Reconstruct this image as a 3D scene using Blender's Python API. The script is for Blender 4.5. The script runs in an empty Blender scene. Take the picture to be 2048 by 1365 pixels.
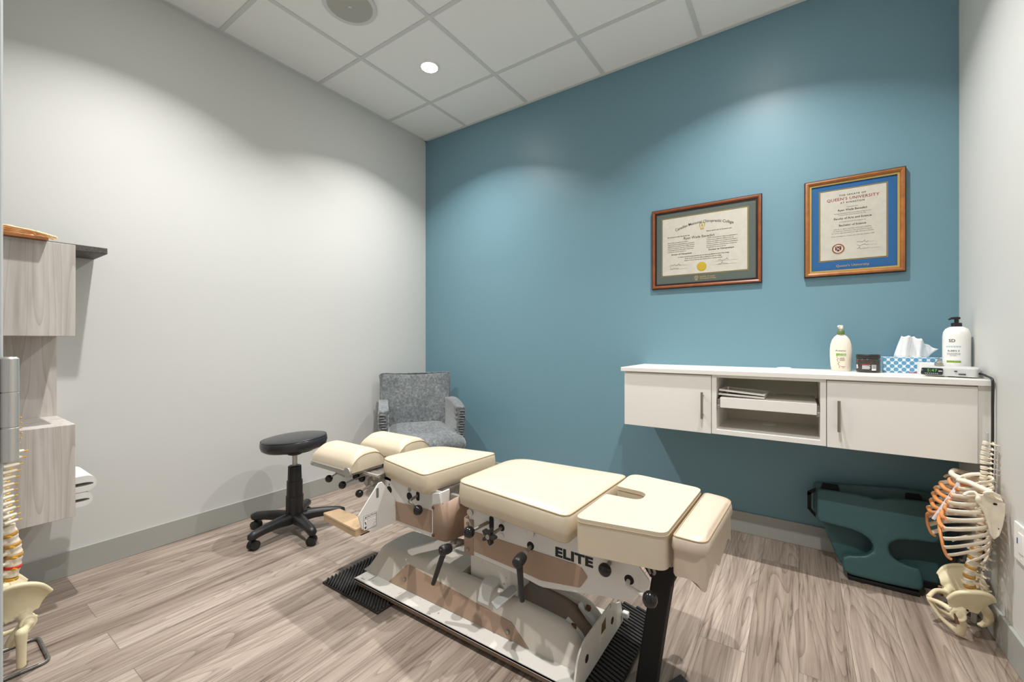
import bpy, bmesh, math, random
from mathutils import Vector, Matrix
from mathutils.geometry import tessellate_polygon
random.seed(7)
PI = math.pi
R = math.radians
S = bpy.context.scene
COL = S.collection

# ------------------------------------------------------------------ camera, world, lights, exposure
XL, XR, YB, YF, ZC = -2.797, 0.6006, 2.721, 0.03, 2.893
cd = bpy.data.cameras.new('camera')
cd.sensor_width = 36.0
cd.lens = 843.65 / 2048 * 36.0
cd.clip_start = 0.02
cam = bpy.data.objects.new('camera', cd)
cam.location = (0, 0, 1.0863)
cam.rotation_euler = (R(90), 0, R(34.216))
COL.objects.link(cam)
S.camera = cam

W = bpy.data.worlds.new('world')
S.world = W
W.use_nodes = True
W.node_tree.nodes['Background'].inputs[0].default_value = (1.0, 0.985, 0.96, 1)
W.node_tree.nodes['Background'].inputs[1].default_value = 0.42

S.view_settings.view_transform = 'Standard'
S.view_settings.look = 'None'
S.view_settings.exposure = 0.05
S.view_settings.gamma = 1.0
S.view_settings.use_curve_mapping = False
S.cycles.max_bounces = 12
S.cycles.diffuse_bounces = 8
S.cycles.glossy_bounces = 4
S.cycles.sample_clamp_indirect = 6.0
S.cycles.caustics_reflective = False
S.cycles.caustics_refractive = False

LAMPS = [(-2.012, 1.992), (-0.181, 1.992), (-2.012, 0.68), (-0.181, 0.68)]
LAMP_W, LAMP_COL = 19.5, (1.0, 0.98, 0.955)

# ------------------------------------------------------------------ materials
def lin(c):
    o = []
    for v in c[:3]:
        v = v / 255.0
        o.append(v / 12.92 if v <= 0.04045 else ((v + 0.055) / 1.055) ** 2.4)
    return (o[0], o[1], o[2], 1.0)

class NT:
    def __init__(s, name):
        s.m = bpy.data.materials.new(name)
        s.m.use_nodes = True
        s.t = s.m.node_tree
        s.b = s.t.nodes['Principled BSDF']
    def n(s, typ, **kw):
        nd = s.t.nodes.new(typ)
        for k, v in kw.items():
            if k in nd.inputs:
                nd.inputs[k].default_value = v
            else:
                setattr(nd, k, v)
        return nd
    def l(s, a, b):
        s.t.links.new(a, b)
    def coords(s, scale=(1, 1, 1), rot=(0, 0, 0), kind='Object'):
        tc = s.n('ShaderNodeTexCoord')
        mp = s.n('ShaderNodeMapping')
        mp.inputs['Scale'].default_value = scale
        mp.inputs['Rotation'].default_value = rot
        s.l(tc.outputs[kind], mp.inputs['Vector'])
        return mp.outputs['Vector']
    def ramp(s, fac, stops):
        r = s.n('ShaderNodeValToRGB')
        el = r.color_ramp.elements
        el[0].position, el[0].color = stops[0][0], lin(stops[0][1])
        el[1].position, el[1].color = stops[-1][0], lin(stops[-1][1])
        for p, c in stops[1:-1]:
            e = el.new(p)
            e.color = lin(c)
        s.l(fac, r.inputs['Fac'])
        return r.outputs['Color']
    def bump(s, h, strength=0.2, dist=0.002):
        b = s.n('ShaderNodeBump')
        b.inputs['Strength'].default_value = strength
        b.inputs['Distance'].default_value = dist
        s.l(h, b.inputs['Height'])
        s.l(b.outputs['Normal'], s.b.inputs['Normal'])

def mat(name, c, rough=0.5, metal=0.0, var=0.0, vscale=8.0, bump=0.0, bscale=60.0, bdist=0.001, spec=0.5, sheen=0.0):
    k = NT(name)
    k.b.inputs['Base Color'].default_value = lin(c)
    k.b.inputs['Roughness'].default_value = rough
    k.b.inputs['Metallic'].default_value = metal
    k.b.inputs['Specular IOR Level'].default_value = spec
    if sheen:
        k.b.inputs['Sheen Weight'].default_value = sheen
        k.b.inputs['Sheen Roughness'].default_value = 0.4
    if var:
        nz = k.n('ShaderNodeTexNoise', Scale=vscale, Detail=4.0)
        k.l(k.coords(), nz.inputs['Vector'])
        a = tuple(max(0, v * (1 - var)) for v in c)
        b = tuple(min(255, v * (1 + var)) for v in c)
        k.l(k.ramp(nz.outputs['Fac'], [(0.3, a), (0.7, b)]), k.b.inputs['Base Color'])
    if bump:
        nb = k.n('ShaderNodeTexNoise', Scale=bscale, Detail=3.0)
        k.l(k.coords(), nb.inputs['Vector'])
        k.bump(nb.outputs['Fac'], bump, bdist)
    return k.m

def emis(name, c, s):
    k = NT(name)
    k.b.inputs['Base Color'].default_value = (0, 0, 0, 1)
    k.b.inputs['Emission Color'].default_value = lin(c)
    k.b.inputs['Emission Strength'].default_value = s
    return k.m

M = {}
M['wall'] = mat('wall_paint', (210, 210, 207), 0.55, bump=0.05, bscale=220, spec=0.3)
M['frontwall'] = mat('low_bounce_wall_grey', (128, 132, 134), 0.55, bump=0.05, bscale=220, spec=0.3)  # out-of-view wall, toned darker to cut light bounced back into the room
M['blue'] = mat('blue_wall_paint', (111, 147, 161), 0.40, bump=0.04, bscale=220, spec=0.42)
M['tile'] = mat('ceiling_tile', (242, 241, 238), 0.9, bump=0.25, bscale=420, spec=0.1)
M['grid'] = mat('grid_metal', (212, 213, 210), 0.55, spec=0.3)
M['base'] = mat('baseboard_paint', (166, 167, 162), 0.45)
M['white'] = mat('white_laminate', (232, 229, 223), 0.38)
M['cablin'] = mat('cabinet_lining', (228, 222, 208), 0.5)
M['wmetal'] = mat('white_powder_coat', (222, 220, 216), 0.34, var=0.02, vscale=5)
M['basegrey'] = mat('warm_grey_enamel', (206, 199, 188), 0.36, var=0.025, vscale=4)
M['cream'] = mat('cream_vinyl', (208, 194, 171), 0.34, bump=0.12, bscale=160, var=0.02, vscale=5)
M['creamside'] = mat('pale_pink_vinyl', (202, 185, 166), 0.34, bump=0.1, bscale=120)
M['tanpad'] = mat('tan_pad_vinyl', (190, 162, 128), 0.42, bump=0.1, bscale=90, var=0.05, vscale=14)
M['tan'] = mat('tan_vinyl', (164, 138, 118), 0.46, bump=0.15, bscale=200)
M['brown'] = mat('brown_vinyl', (134, 112, 94), 0.5, bump=0.15, bscale=200)
M['seam'] = mat('seam_thread', (178, 156, 124), 0.55)
M['chrome'] = mat('brushed_steel', (206, 203, 198), 0.34, 0.75)
M['steel'] = mat('dull_steel', (156, 151, 144), 0.42, 0.75, var=0.12, vscale=30)
M['zinc'] = mat('zinc_plate', (192, 192, 190), 0.45, 0.5, var=0.06, vscale=12)
M['handle'] = mat('satin_nickel', (160, 152, 140), 0.32, 1.0)
M['rust'] = mat('rusty_bolt', (112, 80, 58), 0.65, 0.4, var=0.2, vscale=90)
M['black'] = mat('black_plastic', (34, 34, 35), 0.4, bump=0.1, bscale=300)
M['ball'] = mat('black_phenolic', (24, 24, 25), 0.16)
M['dark'] = mat('hole_shade', (22, 21, 20), 0.8)  # dark colour standing in for the shade inside holes, on solid pieces
M['leather'] = mat('black_leather', (46, 47, 50), 0.27, bump=0.2, bscale=180)
M['rubber'] = mat('black_rubber', (44, 42, 40), 0.5, bump=0.35, bscale=220, var=0.2, vscale=60)
M['velvetpost'] = mat('black_sleeve', (17, 16, 15), 0.75)
M['green'] = mat('green_vinyl', (54, 90, 92), 0.4, bump=0.35, bscale=22, bdist=0.006)
M['darkgreen'] = mat('dark_green_fabric', (30, 62, 62), 0.6, bump=0.2, bscale=40)
M['web'] = mat('black_webbing', (20, 20, 21), 0.8)
M['bone'] = mat('bone_plastic', (231, 220, 200), 0.5, var=0.04, vscale=30, bump=0.2, bscale=90)
M['bone2'] = mat('pelvis_plastic', (230, 217, 182), 0.48, var=0.03, vscale=18, bump=0.12, bscale=60)
M['cart'] = mat('orange_cartilage', (222, 150, 92), 0.45, var=0.06, vscale=30)
M['stern'] = mat('pale_grey_sternum', (214, 214, 222), 0.5, var=0.04, vscale=60, bump=0.4, bscale=90)
M['disc'] = mat('amber_disc', (196, 146, 62), 0.4)
M['reddisc'] = mat('red_disc', (214, 48, 38), 0.4)
M['nerve'] = mat('yellow_nerve', (232, 184, 62), 0.45)
M['wood'] = mat('frame_wood', (132, 72, 38), 0.35, var=0.1, vscale=30)
M['woodlt'] = mat('oak_frame_wood', (156, 96, 46), 0.4, var=0.1, vscale=30)
M['ebony'] = mat('dark_bead', (40, 28, 24), 0.4)
M['gold'] = mat('gold_leaf', (206, 178, 104), 0.35, 0.6)
M['goldprint'] = mat('gold_print', (206, 176, 112), 0.5)
M['goldseal'] = mat('gold_seal', (205, 176, 50), 0.45, 0.2)
M['greymat'] = mat('grey_green_mat', (98, 108, 102), 0.8)
M['bluemat'] = mat('royal_blue_mat', (40, 106, 168), 0.75)
M['paper'] = mat('ivory_paper', (222, 217, 204), 0.8, var=0.02, vscale=40)
M['ink'] = mat('black_ink', (40, 38, 36), 0.8)
M['inkgrey'] = mat('grey_ink', (110, 108, 104), 0.8)
M['redink'] = mat('red_ink', (150, 40, 46), 0.8)
M['navy'] = mat('navy_ink', (52, 52, 96), 0.8)
M['slab'] = mat('dark_stone_laminate', (76, 72, 68), 0.55, var=0.18, vscale=160)
M['bottle'] = mat('cream_bottle', (240, 228, 210), 0.32)
M['olive'] = mat('olive_cap', (104, 124, 72), 0.35)
M['lime'] = mat('label_green', (132, 170, 46), 0.5)
M['jar'] = mat('smoked_plastic', (62, 56, 52), 0.25, var=0.15, vscale=40)
M['red'] = mat('label_red', (192, 52, 44), 0.5)
M['labelblue'] = mat('label_blue', (120, 178, 206), 0.5)
M['whiteplastic'] = mat('white_plastic', (240, 239, 236), 0.35)
M['clock'] = mat('silver_plastic', (198, 200, 199), 0.35)
M['clockface'] = mat('dark_display', (38, 42, 46), 0.2)
M['led'] = emis('green_led', (110, 220, 70), 0.9)
M['tissue'] = mat('tissue_paper', (242, 242, 242), 0.85)
M['silver'] = mat('silver_metal', (190, 186, 178), 0.3, 1.0)
M['cable'] = mat('black_cable', (40, 40, 42), 0.5)
M['towel'] = mat('white_towel', (226, 225, 222), 0.95, bump=0.4, bscale=260)
M['speakergrille'] = mat('speaker_mesh', (176, 174, 166), 0.6, bump=0.6, bscale=500)
M['lens'] = emis('lit_lens', (255, 250, 240), 85.0)
M['door'] = mat('door_paint', (196, 202, 202), 0.4)
M['wire'] = mat('grey_steel_rod', (128, 126, 122), 0.45, 0.6, var=0.15, vscale=80)
M['olivehole'] = mat('olive_plate', (104, 98, 52), 0.4, 0.3)
M['bluelabel'] = mat('blue_print', (40, 70, 170), 0.5)

def mk_glass():
    k = NT('frame_glass')
    k.b.inputs['Base Color'].default_value = (0.02, 0.02, 0.02, 1)
    k.b.inputs['Roughness'].default_value = 0.03
    k.b.inputs['Alpha'].default_value = 0.08
    return k.m
M['glass'] = mk_glass()

def mk_floor():
    k = NT('vinyl_plank')
    v = k.coords((1, 1, 1), (0, 0, R(90)))
    br = k.n('ShaderNodeTexBrick', Scale=1.0)
    br.offset = 0.37
    br.inputs['Brick Width'].default_value = 1.22
    br.inputs['Row Height'].default_value = 0.152
    br.inputs['Mortar Size'].default_value = 0.0009
    br.inputs['Mortar Smooth'].default_value = 0.2
    br.inputs['Color1'].default_value = (0, 0, 0, 1)
    br.inputs['Color2'].default_value = (1, 1, 1, 1)
    br.inputs['Mortar'].default_value = (0.5, 0.5, 0.5, 1)
    k.l(v, br.inputs['Vector'])
    sep = k.n('ShaderNodeSeparateColor')
    k.l(br.outputs['Color'], sep.inputs['Color'])
    # each plank gets its own stretch of grain
    tc = k.n('ShaderNodeTexCoord')
    cmb = k.n('ShaderNodeCombineXYZ')
    mul = k.n('ShaderNodeMath', operation='MULTIPLY')
    mul.inputs[1].default_value = 9.0
    k.l(sep.outputs[0], mul.inputs[0])
    k.l(mul.outputs[0], cmb.inputs['X'])
    k.l(mul.outputs[0], cmb.inputs['Z'])
    add = k.n('ShaderNodeVectorMath', operation='ADD')
    k.l(tc.outputs['Object'], add.inputs[0])
    k.l(cmb.outputs[0], add.inputs[1])
    def mp(sc):
        m = k.n('ShaderNodeMapping')
        m.inputs['Scale'].default_value = sc
        k.l(add.outputs[0], m.inputs['Vector'])
        return m.outputs['Vector']
    fine = k.n('ShaderNodeTexNoise', Scale=1.0, Detail=6.0, Roughness=0.65)
    fine.inputs['Distortion'].default_value = 0.6
    k.l(mp((70, 2.6, 1)), fine.inputs['Vector'])
    broad = k.n('ShaderNodeTexNoise', Scale=1.0, Detail=3.0)
    broad.inputs['Distortion'].default_value = 0.8
    k.l(mp((14, 0.9, 1)), broad.inputs['Vector'])
    # cathedral figure: contour lines of a slow noise field
    cath = k.n('ShaderNodeTexNoise', Scale=1.0, Detail=1.0)
    cath.inputs['Distortion'].default_value = 0.35
    k.l(mp((5.2, 0.55, 1)), cath.inputs['Vector'])
    cm = k.n('ShaderNodeMath', operation='MULTIPLY')
    cm.inputs[1].default_value = 26.0
    k.l(cath.outputs['Fac'], cm.inputs[0])
    fr = k.n('ShaderNodeMath', operation='FRACT')
    k.l(cm.outputs[0], fr.inputs[0])
    c1 = k.ramp(fine.outputs['Fac'], [(0.30, (110, 98, 90)), (0.43, (169, 156, 146)), (0.72, (199, 186, 175))])
    c2 = k.ramp(broad.outputs['Fac'], [(0.3, (196, 186, 178)), (0.62, (255, 252, 248))])
    c3 = k.ramp(fr.outputs[0], [(0.0, (176, 166, 160)), (0.22, (240, 236, 233)), (0.8, (255, 255, 255))])
    def mix(a, b, f, mode='MULTIPLY'):
        m = k.n('ShaderNodeMix', data_type='RGBA', blend_type=mode)
        m.inputs[0].default_value = f
        k.l(a, m.inputs[6])
        k.l(b, m.inputs[7])
        return m.outputs[2]
    c = mix(c1, c2, 0.75)
    c = mix(c, c3, 0.6)
    pl = k.ramp(sep.outputs[0], [(0.0, (218, 214, 210)), (1.0, (255, 255, 255))])
    c = mix(c, pl, 0.8)
    mo = k.n('ShaderNodeMix', data_type='RGBA')
    k.l(br.outputs['Fac'], mo.inputs[0])
    k.l(c, mo.inputs[6])
    mo.inputs[7].default_value = lin((104, 94, 88))
    k.l(mo.outputs[2], k.b.inputs['Base Color'])
    k.b.inputs['Roughness'].default_value = 0.48
    k.b.inputs['Specular IOR Level'].default_value = 0.35
    k.bump(fine.outputs['Fac'], 0.12, 0.0006)
    return k.m
M['floor'] = mk_floor()

def mk_wood(name, dark, mid, light):
    k = NT(name)
    v = k.coords((26, 26, 1.6))
    f = k.n('ShaderNodeTexNoise', Scale=1.0, Detail=6.0, Roughness=0.6)
    f.inputs['Distortion'].default_value = 0.5
    k.l(v, f.inputs['Vector'])
    v2 = k.coords((7, 7, 0.7))
    g = k.n('ShaderNodeTexNoise', Scale=1.0, Detail=1.0)
    g.inputs['Distortion'].default_value = 0.4
    k.l(v2, g.inputs['Vector'])
    m1 = k.n('ShaderNodeMath', operation='MULTIPLY')
    m1.inputs[1].default_value = 20.0
    k.l(g.outputs['Fac'], m1.inputs[0])
    fr = k.n('ShaderNodeMath', operation='FRACT')
    k.l(m1.outputs[0], fr.inputs[0])
    c1 = k.ramp(f.outputs['Fac'], [(0.28, dark), (0.5, mid), (0.72, light)])
    c3 = k.ramp(fr.outputs[0], [(0.0, (226, 222, 219)), (0.2, (248, 247, 246)), (0.9, (255, 255, 255))])
    m = k.n('ShaderNodeMix', data_type='RGBA', blend_type='MULTIPLY')
    m.inputs[0].default_value = 0.85
    k.l(c1, m.inputs[6])
    k.l(c3, m.inputs[7])
    k.l(m.outputs[2], k.b.inputs['Base Color'])
    k.b.inputs['Roughness'].default_value = 0.5
    return k.m
M['ash'] = mk_wood('pale_ash_laminate', (186, 178, 171), (206, 199, 193), (218, 212, 207))

def mk_velvet():
    k = NT('grey_velvet')
    a = k.n('ShaderNodeTexNoise', Scale=52.0, Detail=6.0, Roughness=0.75)
    k.l(k.coords(), a.inputs['Vector'])
    b = k.n('ShaderNodeTexNoise', Scale=5.0, Detail=3.0)
    k.l(k.coords(), b.inputs['Vector'])
    c1 = k.ramp(a.outputs['Fac'], [(0.36, (86, 90, 92)), (0.52, (116, 121, 123)), (0.7, (156, 160, 161))])
    c2 = k.ramp(b.outputs['Fac'], [(0.3, (196, 198, 200)), (0.65, (255, 255, 255))])
    m = k.n('ShaderNodeMix', data_type='RGBA', blend_type='MULTIPLY')
    m.inputs[0].default_value = 0.9
    k.l(c1, m.inputs[6])
    k.l(c2, m.inputs[7])
    k.l(m.outputs[2], k.b.inputs['Base Color'])
    k.b.inputs['Roughness'].default_value = 0.7
    k.b.inputs['Sheen Weight'].default_value = 0.5
    k.bump(a.outputs['Fac'], 0.3, 0.003)
    return k.m
M['velvet'] = mk_velvet()

def mk_tissuebox():
    # white lattice on blue: rounded diamonds in a repeating grid
    k = NT('lattice_card')
    tc = k.n('ShaderNodeTexCoord')
    sp = k.n('ShaderNodeSeparateXYZ')
    k.l(tc.outputs['Object'], sp.inputs[0])
    def M_(op, a, b=None):
        n = k.n('ShaderNodeMath', operation=op)
        if isinstance(a, (int, float)):
            n.inputs[0].default_value = a
        else:
            k.l(a, n.inputs[0])
        if b is not None:
            if isinstance(b, (int, float)):
                n.inputs[1].default_value = b
            else:
                k.l(b, n.inputs[1])
        return n.outputs[0]
    u = M_('MULTIPLY', M_('ADD', sp.outputs['X'], M_('MULTIPLY', sp.outputs['Y'], 1.0)), 2 * PI / 0.027)
    w = M_('MULTIPLY', sp.outputs['Z'], 2 * PI / 0.030)
    s = M_('MULTIPLY', M_('COSINE', u), M_('COSINE', w))
    s1 = M_('ABSOLUTE', M_('MULTIPLY', M_('COSINE', M_('MULTIPLY', u, 0.5)), M_('COSINE', M_('MULTIPLY', w, 0.5))))
    s2 = M_('ABSOLUTE', M_('MULTIPLY', M_('SINE', M_('MULTIPLY', u, 0.5)), M_('SINE', M_('MULTIPLY', w, 0.5))))
    mx = M_('MAXIMUM', s1, s2)
    dm = k.n('ShaderNodeMath', operation='GREATER_THAN')
    dm.inputs[1].default_value = 0.965
    k.l(s, dm.inputs[0])
    mx = M_('MAXIMUM', M_('ABSOLUTE', M_('ADD', M_('MULTIPLY', M_('ADD', s1, 0.0), 0.5), 0.5)), M_('ADD', M_('MULTIPLY', s2, 0.5), 0.5))
    c = k.ramp(mx, [(0.765, (236, 240, 242)), (0.785, (96, 160, 196))])
    k.l(c, k.b.inputs['Base Color'])
    k.b.inputs['Roughness'].default_value = 0.5
    return k.m
M['lattice'] = mk_tissuebox()

def mk_plate():
    # painted base flange with rust specks
    k = NT('rust_specked_enamel')
    n1 = k.n('ShaderNodeTexNoise', Scale=38.0, Detail=5.0)
    k.l(k.coords(), n1.inputs['Vector'])
    c = k.ramp(n1.outputs['Fac'], [(0.0, (224, 221, 214)), (0.66, (222, 219, 212)), (0.73, (196, 150, 92)), (0.8, (150, 92, 46))])
    k.l(c, k.b.inputs['Base Color'])
    k.b.inputs['Roughness'].default_value = 0.42
    return k.m
M['plate'] = mk_plate()

# ------------------------------------------------------------------ object helpers
def link(o, parent=None):
    COL.objects.link(o)
    if parent is not None:
        o.parent = parent
        o.matrix_parent_inverse = Matrix.Identity(4)
    return o

def origin(parent):
    """world position of a parent Empty chain (translation only; parts are given in world metres)"""
    p = Vector((0, 0, 0))
    while parent is not None:
        p += parent.location
        parent = parent.parent
    return p

def obj(name, bm, m, parent=None, smooth=False, bevel=0.0, seg=2, sub=0, local=False, angle=40):
    """one mesh object; coordinates are world metres unless local"""
    if parent is not None and not local:
        bmesh.ops.translate(bm, verts=bm.verts, vec=-origin(parent))
    bmesh.ops.recalc_face_normals(bm, faces=bm.faces)
    me = bpy.data.meshes.new(name)
    bm.to_mesh(me)
    bm.free()
    if isinstance(m, (list, tuple)):
        for x in m:
            me.materials.append(x)
    else:
        me.materials.append(m)
    if smooth or bevel:
        for p in me.polygons:
            p.use_smooth = True
    o = bpy.data.objects.new(name, me)
    link(o, parent)
    if bevel:
        b = o.modifiers.new('bevel', 'BEVEL')
        b.width = bevel
        b.segments = seg
        b.limit_method = 'ANGLE'
        b.angle_limit = R(35)
    if sub:
        s = o.modifiers.new('subdivision', 'SUBSURF')
        s.levels = sub
        s.render_levels = sub
    if (smooth or bevel) and not sub:
        me.set_sharp_from_angle(angle=R(angle))
    return o

def thing(name, label, cat, loc=(0, 0, 0), group=None, rz=0.0):
    o = bpy.data.objects.new(name, None)
    o.empty_display_size = 0.05
    o.location = loc
    o.rotation_euler = (0, 0, rz)
    COL.objects.link(o)
    o['label'] = label
    o['category'] = cat
    if group:
        o['group'] = group
    return o

def tag(o, label, cat, group=None):
    o['label'] = label
    o['category'] = cat
    if group:
        o['group'] = group
    return o

def struct(o):
    o['kind'] = 'structure'
    return o

def dup(root, loc, label, rz=None, group=None):
    r = root.copy()
    COL.objects.link(r)
    r.location = loc
    if rz is not None:
        r.rotation_euler = (0, 0, rz)
    r['label'] = label
    if group:
        r['group'] = group
    for ch in list(root.children):
        c = ch.copy()
        COL.objects.link(c)
        c.parent = r
        for g in list(ch.children):
            d = g.copy()
            COL.objects.link(d)
            d.parent = c
    return r

def BM():
    return bmesh.new()

def box(bm, x0, x1, y0, y1, z0, z1, M4=None):
    r = bmesh.ops.create_cube(bm, size=1.0)
    vs = r['verts']
    for v in vs:
        v.co = Vector(((x0 + x1) / 2 + v.co.x * (x1 - x0), (y0 + y1) / 2 + v.co.y * (y1 - y0), (z0 + z1) / 2 + v.co.z * (z1 - z0)))
    if M4 is not None:
        bmesh.ops.transform(bm, matrix=M4, verts=vs)
    return vs

def frame_of(d):
    d = Vector(d).normalized()
    up = Vector((0, 0, 1)) if abs(d.z) < 0.95 else Vector((1, 0, 0))
    a = d.cross(up).normalized()
    return a, d.cross(a).normalized()

def tube(bm, pts, r, n=10, closed=False, flat=1.0):
    """round tube along points; r a number or one per point; flat squashes one axis"""
    pts = [Vector(p) for p in pts]
    N = len(pts)
    rs = r if isinstance(r, (list, tuple)) else [r] * N
    rings = []
    pa = None
    for i, p in enumerate(pts):
        if closed:
            t = pts[(i + 1) % N] - pts[i - 1]
        else:
            t = pts[min(i + 1, N - 1)] - pts[max(i - 1, 0)]
        t.normalize()
        if pa is None:
            a, b = frame_of(t)
        else:
            a = (pa - t * pa.dot(t)).normalized()
            b = t.cross(a).normalized()
        pa = a
        rings.append([bm.verts.new(p + (a * math.cos(2 * PI * j / n) * flat + b * math.sin(2 * PI * j / n)) * rs[i]) for j in range(n)])
    for i in range(N if closed else N - 1):
        A, B = rings[i], rings[(i + 1) % N]
        for j in range(n):
            bm.faces.new((A[j], A[(j + 1) % n], B[(j + 1) % n], B[j]))
    if not closed:
        bm.faces.new(list(reversed(rings[0])))
        bm.faces.new(rings[-1])
    return [v for r_ in rings for v in r_]

def smoothpath(pts, n=6):
    pts = [Vector(p) for p in pts]
    out = []
    for i in range(len(pts) - 1):
        p0 = pts[max(i - 1, 0)]
        p1, p2 = pts[i], pts[i + 1]
        p3 = pts[min(i + 2, len(pts) - 1)]
        for k in range(n):
            t = k / n
            out.append(0.5 * ((2 * p1) + (p2 - p0) * t + (2 * p0 - 5 * p1 + 4 * p2 - p3) * t * t + (3 * p1 - p0 - 3 * p2 + p3) * t ** 3))
    out.append(pts[-1])
    return out

def lathe(bm, prof, c=(0, 0, 0), n=28, axis='Z', sx=1.0, sy=1.0, loop=False):
    """prof: list of (radius, height)"""
    c = Vector(c)
    rings = []
    for (r, h) in prof:
        ring = []
        for j in range(n):
            a = 2 * PI * j / n
            u, v = r * math.cos(a) * sx, r * math.sin(a) * sy
            if axis == 'Z':
                p = Vector((u, v, h))
            elif axis == 'Y':
                p = Vector((u, h, v))
            else:
                p = Vector((h, u, v))
            ring.append(bm.verts.new(c + p))
        rings.append(ring)
    if loop:
        rings.append(rings[0])
    for A, B in zip(rings, rings[1:]):
        for j in range(n):
            bm.faces.new((A[j], A[(j + 1) % n], B[(j + 1) % n], B[j]))
    if not loop:
        bm.faces.new(list(reversed(rings[0])))
        bm.faces.new(rings[-1])

def ball(bm, c, r, seg=20, sc=(1, 1, 1)):
    q = bmesh.ops.create_uvsphere(bm, u_segments=seg, v_segments=max(8, seg // 2), radius=r)
    for v in q['verts']:
        v.co = Vector((v.co.x * sc[0], v.co.y * sc[1], v.co.z * sc[2])) + Vector(c)
    return q['verts']

def prism(bm, pts, t0, t1, axis='Y'):
    """extrude a 2-D polygon. axis Y: pts are (x,z); axis X: (y,z); axis Z: (x,y)"""
    def P(p, t):
        if axis == 'Y':
            return (p[0], t, p[1])
        if axis == 'X':
            return (t, p[0], p[1])
        return (p[0], p[1], t)
    a = [bm.verts.new(P(p, t0)) for p in pts]
    b = [bm.verts.new(P(p, t1)) for p in pts]
    n = len(pts)
    for i in range(n):
        bm.faces.new((a[i], b[i], b[(i + 1) % n], a[(i + 1) % n]))
    if n <= 4:
        bm.faces.new(a)
        bm.faces.new(list(reversed(b)))
    else:
        for t in tessellate_polygon([[Vector((p[0], p[1], 0.0)) for p in pts]]):
            bm.faces.new([a[i] for i in t])
            bm.faces.new([b[i] for i in reversed(t)])
    return a + b

def rounded(poly, r, n=6):
    """round the corners of a 2-D polygon; r one number or one per corner"""
    out = []
    N = len(poly)
    for i in range(N):
        p = Vector(poly[i])
        a = Vector(poly[i - 1]) - p
        b = Vector(poly[(i + 1) % N]) - p
        rr = r[i] if isinstance(r, (list, tuple)) else r
        if rr <= 0:
            out.append(tuple(p))
            continue
        rr = min(rr, a.length * 0.48, b.length * 0.48)
        s, e = p + a.normalized() * rr, p + b.normalized() * rr
        for k in range(n + 1):
            t = k / n
            q = s * (1 - t) ** 2 + p * 2 * t * (1 - t) + e * t * t
            out.append((q.x, q.y))
    return out

def disc(bm, c, r, t, axis='Y', n=24):
    lathe(bm, [(r, -t / 2), (r, t / 2)], c, n, axis)

def text_bm(bm, s, size, M4, thick=0.0003, align='CENTER', bold=0.0, shear=0.0, space=1.0, arc=None, sx=1.0):
    """lettering as mesh, laid on the local XY plane and put in place by M4"""
    cu = bpy.data.curves.new('lettering_curve', 'FONT')
    cu.body = s
    cu.size = size
    cu.align_x = align
    cu.align_y = 'CENTER'
    cu.extrude = thick
    cu.offset = bold
    cu.shear = shear
    cu.space_character = space
    cu.resolution_u = 2
    ob = bpy.data.objects.new('lettering_curve', cu)
    COL.objects.link(ob)
    dg = bpy.context.evaluated_depsgraph_get()
    me = bpy.data.meshes.new_from_object(ob.evaluated_get(dg))
    bpy.data.objects.remove(ob)
    bpy.data.curves.remove(cu)
    n0 = len(bm.verts)
    bm.from_mesh(me)
    bpy.data.meshes.remove(me)
    bm.verts.ensure_lookup_table()
    for v in bm.verts[n0:]:
        v.co.x *= sx
        if arc:
            a = v.co.x / arc
            rr = arc + v.co.y
            v.co.x, v.co.y = rr * math.sin(a), rr * math.cos(a) - arc
        v.co = M4 @ v.co

def plane_M(o, ex, ey):
    ex, ey = Vector(ex).normalized(), Vector(ey).normalized()
    ez = ex.cross(ey)
    m = Matrix.Identity(4)
    for i in range(3):
        m[i][0], m[i][1], m[i][2], m[i][3] = ex[i], ey[i], ez[i], o[i]
    return m

def cushion(name, outline, z, t, h, parent, m, rc=0.03, seam=True, puff=0.006, n_top=7, seam_m=None):
    """upholstered pad: seam outline at height z, side t deep below it, crown h above it"""
    P = rounded(outline, rc, 7)
    P2 = []
    for i in range(len(P)):
        a, b = Vector(P[i]), Vector(P[(i + 1) % len(P)])
        k = max(1, int((b - a).length / 0.03))
        for j in range(k):
            P2.append(a.lerp(b, j / k))
    N = len(P2)
    c = sum(P2, Vector((0, 0))) / N
    nr = []
    for i in range(N):
        t_ = (P2[(i + 1) % N] - P2[i - 1]).normalized()
        nn = Vector((t_.y, -t_.x))
        if nn.dot(P2[i] - c) < 0:
            nn = -nn
        nr.append(nn)
    bm = BM()
    rings = []
    def ring(off, zz):
        rings.append([bm.verts.new((P2[i].x + nr[i].x * off, P2[i].y + nr[i].y * off, zz)) for i in range(N)])
    ring(-0.02, z - t)
    ring(-0.006, z - t)
    ring(0.0, z - t + 0.006)
    ring(puff, z - t * 0.55)
    ring(puff * 0.6, z - t * 0.15)
    ring(0.0, z)
    ring(-0.006, z + 0.005)
    for k in range(1, n_top + 1):
        f = 1 - k / (n_top + 0.6)
        q = []
        e = 1 - f ** 2.6
        for i in range(N):
            p = c + (P2[i] - c) * f * 0.975
            q.append(bm.verts.new((p.x, p.y, z + 0.005 + h * e)))
        rings.append(q)
    for A, B in zip(rings, rings[1:]):
        for j in range(N):
            bm.faces.new((A[j], A[(j + 1) % N], B[(j + 1) % N], B[j]))
    bm.faces.new(list(reversed(rings[0])))
    bm.faces.new(rings[-1])
    o = obj(name, bm, m, parent, smooth=True, angle=70)
    if seam:
        b2 = BM()
        tube(b2, [(p.x + q.x * 0.0005, p.y + q.y * 0.0005, z + 0.0012) for p, q in zip(P2, nr)], 0.0015, 6, closed=True)
        obj('piping', b2, seam_m or M['seam'], o, smooth=True)
    return o

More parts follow.
